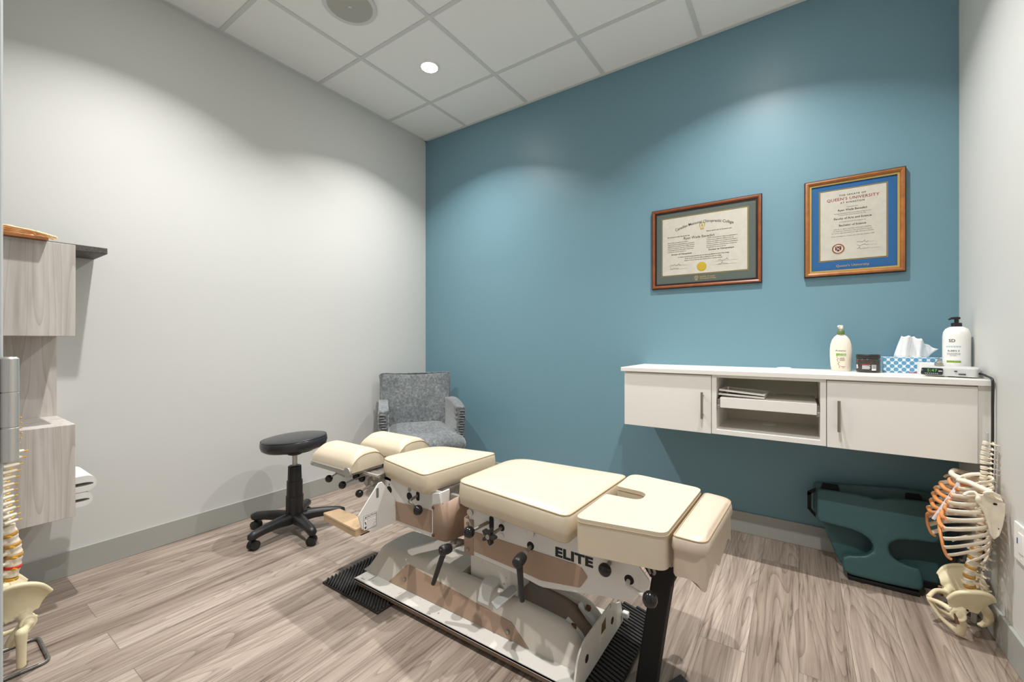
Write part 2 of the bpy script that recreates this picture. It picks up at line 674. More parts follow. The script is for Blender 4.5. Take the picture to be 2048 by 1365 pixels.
def fuse(o, voxel, it=2, factor=0.5):
    """merge the overlapping shells of a bone into one smooth surface"""
    m1 = o.modifiers.new('fuse', 'REMESH')
    m1.mode = 'VOXEL'
    m1.voxel_size = voxel
    m2 = o.modifiers.new('soften', 'SMOOTH')
    m2.factor = factor
    m2.iterations = it
    dg = bpy.context.evaluated_depsgraph_get()
    me = bpy.data.meshes.new_from_object(o.evaluated_get(dg))
    mats = list(o.data.materials)
    o.modifiers.clear()
    old = o.data
    o.data = me
    bpy.data.meshes.remove(old)
    me.materials.clear()
    for x in mats:
        me.materials.append(x)
    for p in me.polygons:
        p.use_smooth = True
    return o

def pieces(name, bm, m, parent, **kw):
    """every separate shell of the mesh becomes a part of its own"""
    bm.verts.ensure_lookup_table()
    seen, out = set(), []
    for v0 in list(bm.verts):
        if v0 in seen:
            continue
        st, isl = [v0], []
        seen.add(v0)
        while st:
            v = st.pop()
            isl.append(v)
            for e in v.link_edges:
                w = e.other_vert(v)
                if w not in seen:
                    seen.add(w)
                    st.append(w)
        b2 = BM()
        mp = {v: b2.verts.new(v.co) for v in isl}
        fs = {f for v in isl for f in v.link_faces}
        for f in fs:
            b2.faces.new([mp[v] for v in f.verts])
        out.append(obj(name, b2, m, parent, **kw))
    bm.free()
    return out

# ------------------------------------------------------------------ the room
bm = BM(); box(bm, XL - 0.1, XR + 0.1, YF - 0.6, YB + 0.1, -0.06, 0.0)
struct(obj('floor', bm, M['floor']))
bm = BM(); box(bm, XL - 0.1, XL, YF - 0.13, YB + 0.1, 0.0, ZC + 0.06)
struct(obj('wall_left', bm, M['wall']))
bm = BM(); box(bm, XL, XR, YB, YB + 0.1, 0.0, ZC + 0.06)
struct(obj('wall_back', bm, M['blue']))
bm = BM(); box(bm, XR, XR + 0.1, YF - 0.13, YB + 0.1, 0.0, ZC + 0.06)
struct(obj('wall_right', bm, M['wall']))
bm = BM()
box(bm, XL, -0.74, YF - 0.13, YF, 0, ZC + 0.06)
box(bm, 0.30, XR, YF - 0.13, YF, 0, ZC + 0.06)
box(bm, -0.74, 0.30, YF - 0.13, YF, 2.12, ZC + 0.06)
struct(obj('wall_front', bm, M['frontwall']))

bm = BM(); box(bm, XL - 0.1, XR + 0.1, YF - 0.13, YB + 0.1, ZC + 0.004, ZC + 0.06)
ceil = struct(obj('ceiling', bm, M['tile']))
GX0, GY0, T = -2.3145, 1.6869, 0.6096
bm = BM()
gw = 0.012
for i in range(-1, 6):
    gx = GX0 + i * T
    if XL < gx < XR:
        box(bm, gx - gw, gx + gw, YF + 0.02, YB - 0.02, ZC - 0.0012, ZC + 0.0052)
for j in range(-4, 3):
    gy = GY0 + j * T
    if YF < gy < YB:
        box(bm, XL + 0.02, XR - 0.02, gy - gw, gy + gw, ZC - 0.001, ZC + 0.005)
obj('ceiling_grid', bm, M['grid'], ceil)
bm = BM()
box(bm, XL, XL + 0.02, YF, YB, ZC - 0.003, ZC + 0.004)
box(bm, XR - 0.02, XR, YF, YB, ZC - 0.003, ZC + 0.004)
box(bm, XL, XR, YB - 0.02, YB, ZC - 0.003, ZC + 0.004)
box(bm, XL, XR, YF, YF + 0.02, ZC - 0.003, ZC + 0.004)
obj('wall_angle', bm, M['grid'], ceil)

BH, BT = 0.117, 0.012
bm = BM(); box(bm, XL, XL + BT, YF, YB, 0.0, BH)
struct(obj('baseboard_left', bm, M['base'], bevel=0.002))
bm = BM(); box(bm, XL + BT, XR - BT, YB - BT, YB, 0.0, BH)
struct(obj('baseboard_back', bm, M['base'], bevel=0.002))
bm = BM(); box(bm, XR - BT, XR, YF, YB, 0.0, BH)
struct(obj('baseboard_right', bm, M['base'], bevel=0.002))

# door folded back against the front wall, seen edge-on with one hinge
bm = BM(); box(bm, -1.62, -0.757, YF + 0.003, 0.0722, 0.01, 2.10)
dr = struct(obj('door_1', bm, M['door'], bevel=0.0015))
bm = BM()
lathe(bm, [(0.0060, 0.947), (0.0078, 0.949), (0.0078, 0.9865), (0.0072, 0.987), (0.0072, 0.988), (0.0078, 0.9885), (0.0078, 1.0268), (0.0072, 1.0272), (0.0072, 1.028), (0.0078, 1.0285), (0.0078, 1.066), (0.006, 1.068)], (-0.7475, 0.0755, 0), 24)
box(bm, -0.7555, -0.7435, 0.0655, 0.0685, 0.949, 1.066)
box(bm, -0.757, -0.7475, 0.0700, 0.0722, 0.949, 1.066)
obj('hinge', bm, M['chrome'], dr, smooth=True)

# ceiling speaker, lamps, sprinkler
sp = thing('ceiling_speaker', 'round grey mesh speaker with white rim set in the ceiling', 'speaker', (-2.0, 1.388, ZC))
bm = BM(); lathe(bm, [(0.117, 0.003), (0.1395, 0.003), (0.1405, -0.002), (0.137, -0.006), (0.123, -0.007), (0.117, -0.0035)], (-2.0, 1.388, ZC), 48, loop=True)
obj('rim', bm, M['grid'], sp, smooth=True)
bm = BM(); lathe(bm, [(0.118, -0.001), (0.118, -0.0032), (0.06, -0.0052), (0.001, -0.006)], (-2.0, 1.388, ZC), 48)
obj('grille', bm, M['speakergrille'], sp, smooth=True)
bm = BM(); lathe(bm, [(0.009, -0.0055), (0.009, -0.008), (0.0072, -0.009), (0.0064, -0.0072)], (-2.0, 1.388, ZC), 24)
obj('badge', bm, M['grid'], sp, smooth=True)
names = ['lit round downlight in the ceiling tile nearest the blue wall corner', 'lit round downlight above the wall cabinets', 'lit round downlight above the left wall cabinets', 'lit round downlight near the door']
for (lx, ly), lb in zip(LAMPS, names):
    t = thing('downlight', lb, 'ceiling light', (lx, ly, ZC), 'recessed ceiling downlights')
    bm = BM(); lathe(bm, [(0.052, 0.003), (0.066, 0.003), (0.067, -0.001), (0.064, -0.004), (0.053, -0.005)], (lx, ly, ZC), 40, loop=True)
    obj('trim_ring', bm, M['whiteplastic'], t, smooth=True)
    bm = BM(); lathe(bm, [(0.053, -0.001), (0.053, -0.0035), (0.001, -0.0045)], (lx, ly, ZC), 40)
    obj('lens', bm, M['lens'], t, smooth=True)
    ld = bpy.data.lights.new('downlight_beam', 'AREA')
    ld.shape = 'DISK'
    ld.size = 0.04
    ld.energy = LAMP_W
    ld.color = LAMP_COL
    ld.spread = R(121)
    lo = bpy.data.objects.new('downlight_beam', ld)
    lo.location = (0, 0, -0.012)
    link(lo, t)
t = thing('sprinkler', 'small white sprinkler cap in the ceiling at the top edge', 'sprinkler', (-1.40, 1.36, ZC))
bm = BM(); lathe(bm, [(0.04, 0.003), (0.042, -0.003), (0.034, -0.010), (0.001, -0.012)], (-1.40, 1.36, ZC), 30)
obj('cover_plate', bm, M['whiteplastic'], t, smooth=True)

# ------------------------------------------------------------------ treatment table (axis along x, centre line y = 1.345)
CY = 1.345
tb = thing('treatment_table', 'cream vinyl sectional treatment table on a white steel base with black levers', 'treatment table', (-1.08, CY, 0.0))
def my(y):
    return 2 * CY - y
ZS = 0.572

cushion('main_cushion', [(-1.037, 1.164), (-0.559, 1.106), (-0.539, 1.573), (-1.030, 1.545)], ZS, 0.084, 0.018, tb, M['cream'], rc=[0.045, 0.03, 0.03, 0.10])
cushion('chest_cushion', [(-1.512, 1.207), (-1.180, 1.140), (-1.140, 1.553), (-1.472, 1.50)], ZS, 0.076, 0.018, tb, M['cream'], rc=[0.045, 0.03, 0.03, 0.10])

# pelvic cushion with a slot open towards the main cushion
P = rounded([(-0.529, 1.092), (-0.286, 1.134), (-0.272, 1.552), (-0.524, 1.582), (-0.522, 1.412), (-0.412, 1.404), (-0.412, 1.325), (-0.524, 1.320)],
            [0.03, 0.025, 0.03, 0.05, 0.012, 0.034, 0.034, 0.012], 6)
bm = BM(); prism(bm, P, ZS - 0.088, ZS + 0.012, 'Z')
pc = obj('pelvic_cushion', bm, M['cream'], tb, bevel=0.011, seg=4)
bm = BM(); tube(bm, [(p[0], p[1], ZS + 0.0005) for p in P], 0.0015, 6, closed=True)
obj('piping', bm, M['seam'], pc, smooth=True)

# foot cushion: a deep soft block with a wavy loose hem
FP = [(-0.272, 1.149), (-0.193, 1.146), (-0.176, 1.517), (-0.260, 1.535)]
cushion('foot_cushion', FP, ZS + 0.004, 0.05, 0.008, tb, M['creamside'], rc=[0.012, 0.03, 0.05, 0.02])
P = [Vector(p) for p in rounded(FP, [0.012, 0.02, 0.045, 0.02], 5)]
bm = BM()
Q = []
for i in range(len(P)):
    a, b = P[i], P[(i + 1) % len(P)]
    k = max(1, int((b - a).length / 0.012))
    for j in range(k):
        Q.append(a.lerp(b, j / k))
rings = []
cc = sum(Q, Vector((0, 0))) / len(Q)
for lv in range(6):
    f = lv / 5
    row = []
    for i, q in enumerate(Q):
        hem = 0.468 + 0.010 * math.sin(i * 0.42) + 0.006 * math.sin(i * 0.93 + 1)
        zz = (ZS - 0.03) * (1 - f) + hem * f
        w = 1 + 0.02 * math.sin(i * 0.5 + f * 2) * f + 0.012
        row.append(bm.verts.new((cc.x + (q.x - cc.x) * w, cc.y + (q.y - cc.y) * (1 + (w - 1) * 0.3), zz)))
    rings.append(row)
for A, B in zip(rings, rings[1:]):
    for j in range(len(Q)):
        bm.faces.new((A[j], A[(j + 1) % len(Q)], B[(j + 1) % len(Q)], B[j]))
bm.faces.new(rings[0])
bm.faces.new(list(reversed(rings[-1])))
obj('foot_skirt', bm, M['creamside'], tb, smooth=True, angle=60)

# two arched head pads with an open channel between them
def head_pad(y0, y1, x0, x1, skew):
    bm = BM()
    n, rows = 16, 14
    R_ = []
    for i in range(rows + 1):
        u = i / rows
        x = x0 + (x1 - x0) * u
        e = min(1.0, min(u, 1 - u) / 0.10)
        e = math.sqrt(max(0.0, 1 - (1 - e) ** 2)) if e < 1 else 1
        row = []
        for j in range(n + 1):
            v = j / n
            y = y0 + (y1 - y0) * v
            arch = (1 - abs(2 * v - 1) ** 2.9)
            z = 0.530 + 0.034 * (1 - 0.2 * (1 - e)) + 0.047 * arch * (0.8 + 0.2 * e)
            row.append(bm.verts.new((x + skew * v, y, z)))
        R_.append(row)
    for a, b in zip(R_, R_[1:]):
        for j in range(n):
            bm.faces.new((a[j], a[j + 1], b[j + 1], b[j]))
    lo = [[bm.verts.new((v.co.x, v.co.y, 0.528)) for v in row] for row in R_]
    for a, b, c, d in zip(R_, R_[1:], lo, lo[1:]):
        bm.faces.new((a[0], b[0], d[0], c[0]))
        bm.faces.new((a[n], c[n], d[n], b[n]))
        for j in range(n):
            bm.faces.new((c[j], d[j], d[j + 1], c[j + 1]))
    for row, l2 in ((R_[0], lo[0]), (R_[-1], lo[-1])):
        for j in range(n):
            bm.faces.new((row[j], l2[j], l2[j + 1], row[j + 1]))
    o = obj('head_cushion', bm, M['cream'], tb, smooth=True, angle=62)
    b2 = BM()
    pts = [(x1 + skew * j / n + 0.0008, y0 + (y1 - y0) * j / n, R_z(j / n)) for j in range(n + 1)]
    tube(b2, pts, 0.0018, 6)
    obj('piping', b2, M['seam'], o, smooth=True)
def R_z(v):
    arch = (1 - abs(2 * v - 1) ** 2.9)
    return 0.530 + 0.034 * 0.8 + 0.047 * arch * 0.8 + 0.001
head_pad(1.088, 1.262, -1.852, -1.553, -0.01)
head_pad(1.345, 1.525, -1.852, -1.553, 0.01)

# side plates (near and far) with a slot, holes and a tan inset
def hole_plate(bm, poly, y0, y1):
    prism(bm, poly, y0, y1, 'Y')
main_poly = rounded([(-1.008, 0.494), (-1.008, 0.40), (-0.996, 0.303), (-0.775, 0.289), (-0.700, 0.277), (-0.491, 0.319), (-0.433, 0.327), (-0.404, 0.335), (-0.351, 0.388), (-0.347, 0.408), (-0.396, 0.462), (-0.412, 0.494)],
                    [0, 0, 0.012, 0.02, 0.02, 0.02, 0.01, 0.012, 0.008, 0.008, 0.004, 0], 4)
chest_poly = [(-1.53, 0.50), (-1.508, 0.476), (-1.425, 0.330), (-1.405, 0.320), (-1.209, 0.311), (-1.150, 0.318), (-1.135, 0.50)]
main_inset = rounded([(-0.988, 0.388), (-0.560, 0.390), (-0.535, 0.362), (-0.560, 0.322), (-0.700, 0.300), (-0.775, 0.306), (-0.984, 0.316)], 0.006, 3)
chest_inset = rounded([(-1.409, 0.408), (-1.200, 0.416), (-1.200, 0.328), (-1.408, 0.328), (-1.442, 0.368)], 0.006, 3)
for y, s in ((1.200, 1), (my(1.200), -1)):
    bm = BM(); prism(bm, main_poly, y, y + 0.006 * s, 'Y')
    sp_ = obj('side_plate', bm, M['wmetal'], tb, bevel=0.0012)
    bm = BM(); prism(bm, main_inset, y - 0.0025 * s, y + 0.001 * s, 'Y')
    obj('vinyl_inset', bm, M['tan'], sp_, bevel=0.001)
    bm = BM(); prism(bm, chest_poly, y, y + 0.006 * s, 'Y')
    cp = obj('side_plate', bm, M['wmetal'], tb, bevel=0.0012)
    bm = BM(); prism(bm, chest_inset, y - 0.0025 * s, y + 0.001 * s, 'Y')
    obj('vinyl_inset', bm, M['tan'], cp, bevel=0.001)
    # cut-outs and bolt heads shown as discs: hole shade painted dark, heads in metal
    bm = BM()
    prism(bm, rounded([(-0.914, 0.415), (-0.894, 0.415), (-0.894, 0.462), (-0.914, 0.462)], 0.009, 5), y - 0.0008 * s, y + 0.0005 * s, 'Y')
    for (x, z, r) in ((-0.860, 0.433, 0.0125), (-0.741, 0.402, 0.0135), (-0.406, 0.395, 0.014)):
        disc(bm, (x, y, z), r, 0.0016)
    pieces('cutout', bm, M['dark'], sp_)
    bm = BM()
    prism(bm, rounded([(-1.287, 0.438), (-1.268, 0.438), (-1.268, 0.475), (-1.287, 0.475)], 0.009, 5), y - 0.0008 * s, y + 0.0005 * s, 'Y')
    for (x, z, r) in ((-1.327, 0.446, 0.016), (-1.452, 0.448, 0.0155)):
        disc(bm, (x, y, z), r, 0.0016)
    pieces('cutout', bm, M['dark'], cp)
    bm = BM()
    for (x, z, r) in ((-1.000, 0.455, 0.0125), (-0.737, 0.447, 0.0125)):
        lathe(bm, [(r, -0.001), (r, 0.003), (r * 0.85, 0.005), (r * 0.5, 0.005), (r * 0.45, 0.0035)], (x, y - 0.003 * s - 0.003, z), 18, 'Y')
    for (x, z, r) in ((-0.860, 0.455, 0.009), (-0.860, 0.405, 0.009)):
        disc(bm, (x, y, z), r, 0.003)
    pieces('bolt_head', bm, M['chrome'], sp_, smooth=True)
    bm = BM()
    for (x, z, r) in ((-1.327, 0.473, 0.009), (-1.327, 0.423, 0.009), (-1.452, 0.472, 0.004), (-1.452, 0.424, 0.004)):
        disc(bm, (x, y, z), r, 0.003)
    pieces('bolt_head', bm, M['steel'], cp, smooth=True)

# lettering on the near plate
bm = BM()
text_bm(bm, 'ELITE', 0.0400, plane_M((-0.5835, 1.1993, 0.4085), (1, 0, 0), (0, 0, 1)), 0.0004, bold=0.0018, sx=1.32, space=1.06)
obj('lettering', bm, M['ink'], tb)

# frames under the pads
bm = BM()
box(bm, -0.99, -0.42, 1.206, my(1.206), 0.462, 0.492)
box(bm, -0.62, -0.30, 1.25, my(1.25), 0.44, 0.488)
box(bm, -1.47, -1.15, 1.206, my(1.206), 0.462, 0.498)
pieces('carriage_frame', bm, M['steel'], tb)
# folded white end bracket of the chest section and its slide rails
bm = BM()
prism(bm, [(-1.182, 0.318), (-1.135, 0.318), (-1.135, 0.46), (-1.142, 0.500), (-1.185, 0.490)], 1.186, 1.200, 'Y')
box(bm, -1.142, -1.135, 1.186, 1.235, 0.318, 0.505)
obj('end_bracket', bm, M['wmetal'], tb, bevel=0.003)
bm = BM()
box(bm, -1.135, -1.00, 1.235, 1.252, 0.455, 0.485)
box(bm, -1.135, -1.00, my(1.235), my(1.252), 0.455, 0.485)
box(bm, -1.12, -1.04, 1.30, 1.345, 0.40, 0.485)
pieces('slide_rail', bm, M['steel'], tb, bevel=0.002)
# tan vinyl boot joining the two sections, wrapped round its corners
bm = BM()
path = smoothpath([(-1.182, 1.1865), (-1.150, 1.182), (-1.112, 1.184), (-1.099, 1.196), (-1.086, 1.245), (-1.055, 1.32), (-1.02, 1.37)], 5)
tops, bots = [], []
for i, p in enumerate(path):
    f = i / (len(path) - 1)
    tops.append(bm.verts.new((p.x, p.y, 0.447 + 0.036 * min(1, f * 1.6))))
    bots.append(bm.verts.new((p.x, p.y, 0.318 + 0.012 * f)))
for i in range(len(path) - 1):
    bm.faces.new((tops[i], tops[i + 1], bots[i + 1], bots[i]))
o = obj('vinyl_boot', bm, M['tan'], tb, smooth=True)
o.modifiers.new('thickness', 'SOLIDIFY').thickness = 0.004
b2 = BM()
for (x, z) in ((-1.176, 0.438), (-1.176, 0.330)):
    lathe(b2, [(0.0065, 0.0), (0.006, -0.003), (0.003, -0.004)], (x, 1.1845, z), 14, 'Y')
pieces('snap', b2, M['rust'], o, smooth=True)
bm = BM()
path = smoothpath([(-1.030, 1.28), (-1.032, 1.215), (-1.026, 1.194), (-1.004, 1.192), (-0.985, 1.197)], 5)
tops, bots = [], []
for i, p in enumerate(path):
    tops.append(bm.verts.new((p.x, p.y, 0.430)))
    bots.append(bm.verts.new((p.x, p.y, 0.300)))
for i in range(len(path) - 1):
    bm.faces.new((tops[i], tops[i + 1], bots[i + 1], bots[i]))
o = obj('vinyl_strap', bm, M['tan'], tb, smooth=True)
o.modifiers.new('thickness', 'SOLIDIFY').thickness = 0.004
b2 = BM()
for (x, z) in ((-1.006, 0.416), (-1.006, 0.318)):
    lathe(b2, [(0.0065, 0.0), (0.006, -0.003), (0.003, -0.004)], (x, 1.190, z), 14, 'Y')
pieces('snap', b2, M['steel'], o, smooth=True)

# levers and knobs -------------------------------------------------
def ball_lever(path, r, rr, m_rod='steel', sc=(1, 1, 1)):
    bm = BM(); ball(bm, path[-1], r, 22, sc)
    kn = obj('ball_knob', bm, M['ball'], tb, smooth=True, angle=180)
    bm = BM(); tube(bm, smoothpath(path, 4) if len(path) > 2 else path, rr, 10)
    obj('lever_rod', bm, M[m_rod], kn, smooth=True)
for s in (0, 1):
    Y = (lambda v: my(v)) if s else (lambda v: v)
    ball_lever([(-0.900, Y(1.25), 0.447), (-0.949, Y(1.130), 0.421)], 0.0205, 0.0062)
    ball_lever([(-1.277, Y(1.22), 0.462), (-1.285, Y(1.172), 0.450), (-1.262, Y(1.150), 0.448), (-1.252, Y(1.165), 0.428), (-1.235, Y(1.160), 0.423)], 0.0195, 0.0052)
    ball_lever([(-0.466, Y(1.21), 0.427), (-0.464, Y(1.160), 0.424)], 0.0195, 0.0065, 'steel', (1, 0.8, 1))
    ball_lever([(-0.409, Y(1.21), 0.392), (-0.405, Y(1.184), 0.390), (-0.392, Y(1.170), 0.391), (-0.323, Y(1.118), 0.408)], 0.0195, 0.0062, 'wmetal', (1, 1, 1.12))

# five-lobe star knob
bm = BM()
st = []
for i in range(40):
    a = 2 * PI * i / 40 + 0.35
    rad = 0.0205 + 0.0085 * math.cos(5 * a)
    st.append((-0.866 + rad * math.cos(a), 0.426 + rad * math.sin(a)))
prism(bm, st, 1.128, 1.146, 'Y')
sk = obj('star_knob', bm, M['black'], tb, bevel=0.003, seg=3)
bm = BM(); disc(bm, (-0.866, 1.1275, 0.426), 0.0082, 0.003)
obj('insert', bm, M['steel'], sk)
bm = BM(); tube(bm, [(-0.866, 1.146, 0.426), (-0.860, 1.21, 0.433)], 0.0062, 10)
obj('lever_rod', bm, M['steel'], sk, smooth=True)

# ratchet handles: rod, bright collar, black hub and a long black arm
def ratchet(base, hub, tip):
    base, hub, tip = Vector(base), Vector(hub), Vector(tip)
    d = (base - hub).normalized()
    bm = BM()
    tube(bm, [hub - d * 0.018, hub - d * 0.016, hub - d * 0.006, hub + d * 0.012, hub + d * 0.024, hub + d * 0.027], [0.013, 0.0165, 0.0185, 0.0185, 0.0165, 0.0125], 20)
    k = (tip - hub).normalized()
    tube(bm, [hub + k * 0.006, hub + k * 0.025, tip - k * 0.012, tip - k * 0.003, tip], [0.0125, 0.0105, 0.0082, 0.0080, 0.005], 16)
    h = obj('ratchet_handle', bm, M['black'], tb, smooth=True, angle=50)
    bm = BM()
    tube(bm, [hub + d * 0.026, hub + d * 0.034], 0.0095, 6)
    tube(bm, [hub + d * 0.034, hub + d * 0.046], 0.0075, 12)
    obj('collar', bm, M['chrome'], h, smooth=True)
    bm = BM(); tube(bm, [hub + d * 0.045, base], 0.0062, 12)
    obj('lever_rod', bm, M['steel'], h, smooth=True)
    bm = BM(); tube(bm, [hub - d * 0.0178, hub - d * 0.021], [0.0065, 0.0045], 12)
    obj('push_button', bm, M['ball'], h, smooth=True)
ratchet((-0.741, 1.21, 0.402), (-0.736, 1.122, 0.386), (-0.714, 1.108, 0.270))
ratchet((-1.050, 1.30, 0.305), (-1.072, 1.138, 0.322), (-1.122, 1.128, 0.182))

# head section mechanism
bm = BM()
box(bm, -1.850, -1.560, 1.082, 1.094, 0.516, 0.535)
box(bm, -1.850, -1.560, 1.080, 1.096, 0.534, 0.5375)
o = obj('head_rail', bm, M['chrome'], tb, bevel=0.0015)
b2 = BM()
lathe(b2, [(0.022, -0.006), (0.022, 0.006), (0.014, 0.009)], (-1.578, 1.086, 0.528), 20, 'Y')
disc(b2, (-1.842, 1.080, 0.526), 0.006, 0.006)
pieces('pivot_bolt', b2, M['chrome'], o, smooth=True)
bm = BM()
box(bm, -1.840, -1.562, 1.10, 1.25, 0.516, 0.528)
box(bm, -1.840, -1.562, 1.36, 1.515, 0.516, 0.528)
box(bm, -1.70, -1.45, 1.255, 1.285, 0.47, 0.527)
box(bm, -1.70, -1.45, 1.405, 1.435, 0.47, 0.527)
box(bm, -1.62, -1.44, 1.20, 1.50, 0.485, 0.512)
box(bm, -1.56, -1.48, 1.17, 1.20, 0.455, 0.515)
pieces('head_frame', bm, M['steel'], tb, bevel=0.002)
bm = BM()
prism(bm, [(-1.69, 0.512), (-1.56, 0.512), (-1.515, 0.482), (-1.51, 0.425), (-1.535, 0.392), (-1.60, 0.402), (-1.64, 0.430), (-1.69, 0.478)], 1.215, 1.219, 'Y')
prism(bm, [(-1.735, 0.515), (-1.655, 0.515), (-1.655, 0.487), (-1.70, 0.492), (-1.735, 0.500)], 1.118, 1.122, 'Y')
pieces('head_bracket', bm, M['zinc'], tb)
bm = BM()
for (x, y, z) in ((-1.50, 1.165, 0.50), (-1.515, 1.165, 0.475), (-1.49, 1.165, 0.46), (-1.545, 1.168, 0.498)):
    lathe(bm, [(0.010, -0.008), (0.010, 0.008)], (x, y, z), 6, 'Y')
tube(bm, [(-1.60, 1.16, 0.512), (-1.47, 1.16, 0.512)], 0.007, 8)
pieces('adjusting_nut', bm, M['chrome'], tb, smooth=True)
for path, r in (([(-1.672, 1.16, 0.506), (-1.70, 1.12, 0.498), (-1.738, 1.10, 0.470)], 0.0165),
                ([(-1.56, 1.19, 0.505), (-1.60, 1.14, 0.485), (-1.638, 1.10, 0.461)], 0.0165),
                ([(-1.62, 1.24, 0.50), (-1.64, 1.19, 0.482), (-1.612, 1.150, 0.490)], 0.0155),
                ([(-1.55, 1.24, 0.50), (-1.575, 1.19, 0.49), (-1.592, 1.165, 0.479)], 0.0150),
                ([(-1.50, 1.21, 0.463), (-1.53, 1.16, 0.462), (-1.548, 1.12, 0.436)], 0.0165)):
    ball_lever(path, r, 0.0036, 'steel')

# arm rest bracket, caution plate and padded arm rest (near and far side)
for s in (0, 1):
    Y = (lambda v: my(v)) if s else (lambda v: v)
    bm = BM(); prism(bm, [(Y(1.015), 0.408), (Y(1.110), 0.510), (Y(1.128), 0.510), (Y(1.200), 0.412), (Y(1.202), 0.321), (Y(1.085), 0.322), (Y(1.03), 0.352)], -1.4135, -1.4085, 'X')
    br = obj('arm_rest_bracket', bm, M['wmetal'], tb, bevel=0.0012)
    bm = BM(); prism(bm, rounded([(Y(1.098), 0.452), (Y(1.110), 0.452), (Y(1.110), 0.492), (Y(1.098), 0.492)], 0.005, 4), -1.4083, -1.4079, 'X')
    pieces('cutout', bm, M['inkgrey'], br)  # no real opening: grey patch painted as the shade in the slot
    bm = BM()
    P = rounded([(-1.668, Y(1.028)), (-1.416, Y(1.006)), (-1.416, Y(1.086)), (-1.650, Y(1.094))], 0.008, 4)
    prism(bm, P, 0.328, 0.358, 'Z')
    pd = obj('arm_rest_pad', bm, M['tanpad'], tb, bevel=0.006, seg=3)
    bm = BM(); tube(bm, [(p[0], p[1], 0.354) for p in P], 0.0014, 6, closed=True)
    obj('piping', bm, M['seam'], pd, smooth=True)
    bm = BM()
    box(bm, -1.64, -1.42, Y(1.055) - 0.02, Y(1.055) + 0.02, 0.322, 0.3285)
    tube(bm, [(-1.66, Y(1.075), 0.318), (-1.60, Y(1.075), 0.318)], 0.009, 10)
    pieces('arm_rest_tray', bm, M['velvetpost'], pd)
# caution label on the near bracket
LX = -1.4076
bm = BM()
y0, y1, z0, z1 = 1.038, 1.098, 0.342, 0.400
def lbl(y, z):
    return (y, z + (0.0 if False else 0.0))
box(bm, LX - 0.0004, LX, y0, y1, z0, z1)
lb = obj('caution_label', bm, M['whiteplastic'], tb)
bm = BM()
for (a, b, c, d) in ((y0, y1, z1 - 0.001, z1), (y0, y1, z0, z0 + 0.001), (y0, y0 + 0.001, z0, z1), (y1 - 0.001, y1, z0, z1), (y0, y1, z1 - 0.0162, z1 - 0.0152), (y0 + 0.0178, y0 + 0.0188, z0, z1 - 0.016)):
    box(bm, LX, LX + 0.0003, a, b, c, d)
prism(bm, [(y0 + 0.005, z1 - 0.012), (y0 + 0.013, z1 - 0.012), (y0 + 0.009, z1 - 0.004)], LX, LX + 0.0003, 'X')
prism(bm, [(y0 + 0.005, z0 + 0.032), (y0 + 0.009, z0 + 0.034), (y0 + 0.012, z0 + 0.022), (y0 + 0.010, z0 + 0.018)], LX, LX + 0.0003, 'X')
prism(bm, [(y0 + 0.004, z0 + 0.012), (y0 + 0.014, z0 + 0.016), (y0 + 0.012, z0 + 0.006), (y0 + 0.007, z0 + 0.005)], LX, LX + 0.0003, 'X')
text_bm(bm, 'CAUTION', 0.0105, plane_M((LX, y0 + 0.036, z1 - 0.0078), (0, 1, 0), (0, 0, 1)), 0.0002, bold=0.0002)
for i in range(6):
    box(bm, LX, LX + 0.0003, y0 + 0.022, y1 - 0.004 - 0.006 * (i % 2), z0 + 0.004 + i * 0.006, z0 + 0.0047 + i * 0.006)
obj('lettering', bm, M['ink'], lb)

# base: rust-specked flange, end plate, channel housing
bm = BM()
box(bm, -1.612, -0.560, 1.140, my(1.140), 0.038, 0.047)
box(bm, -1.612, -0.560, 1.140, 1.143, 0.036, 0.047)
box(bm, -1.612, -0.560, my(1.143), my(1.140), 0.036, 0.047)
obj('base_flange', bm, M['plate'], tb, bevel=0.0015)
bm = BM()
box(bm, -1.60, -0.565, 1.147, 1.172, 0.018, 0.038)
box(bm, -1.60, -0.565, my(1.172), my(1.150), 0.018, 0.038)
pieces('base_rail', bm, M['brown'], tb)

# housing: rounded channel walls swept along x, closed sloping nose at the head end
def wall_sec(k):
    return [(1.207, 0.047), (1.213, 0.066), (1.232, 0.118), (1.243, 0.144), (1.252, 0.157), (1.262, 0.164), (1.272, 0.165), (1.280, 0.160), (1.284, 0.146), (1.285, 0.05)]
bm = BM()
def ring_at(x, drop, mirror=False):
    r = []
    for (y, z) in wall_sec(0):
        zz = 0.047 + (z - 0.047) * drop
        r.append((x, my(y) if mirror else y, zz))
    return r
xs = [(-1.12, 1.06), (-1.0, 1.05), (-0.85, 0.99), (-0.72, 0.93), (-0.66, 0.88), (-0.63, 0.80), (-0.605, 0.64), (-0.588, 0.46), (-0.575, 0.25)]
for mir in (False, True):
    rr = [[bm.verts.new(p) for p in ring_at(x, d, mir)] for x, d in xs]
    for A, B in zip(rr, rr[1:]):
        for j in range(len(A) - 1):
            bm.faces.new((A[j], A[j + 1], B[j + 1], B[j]))
        bm.faces.new((A[-1], A[0], B[0], B[-1]))
    bm.faces.new(rr[0])
    bm.faces.new(list(reversed(rr[-1])))
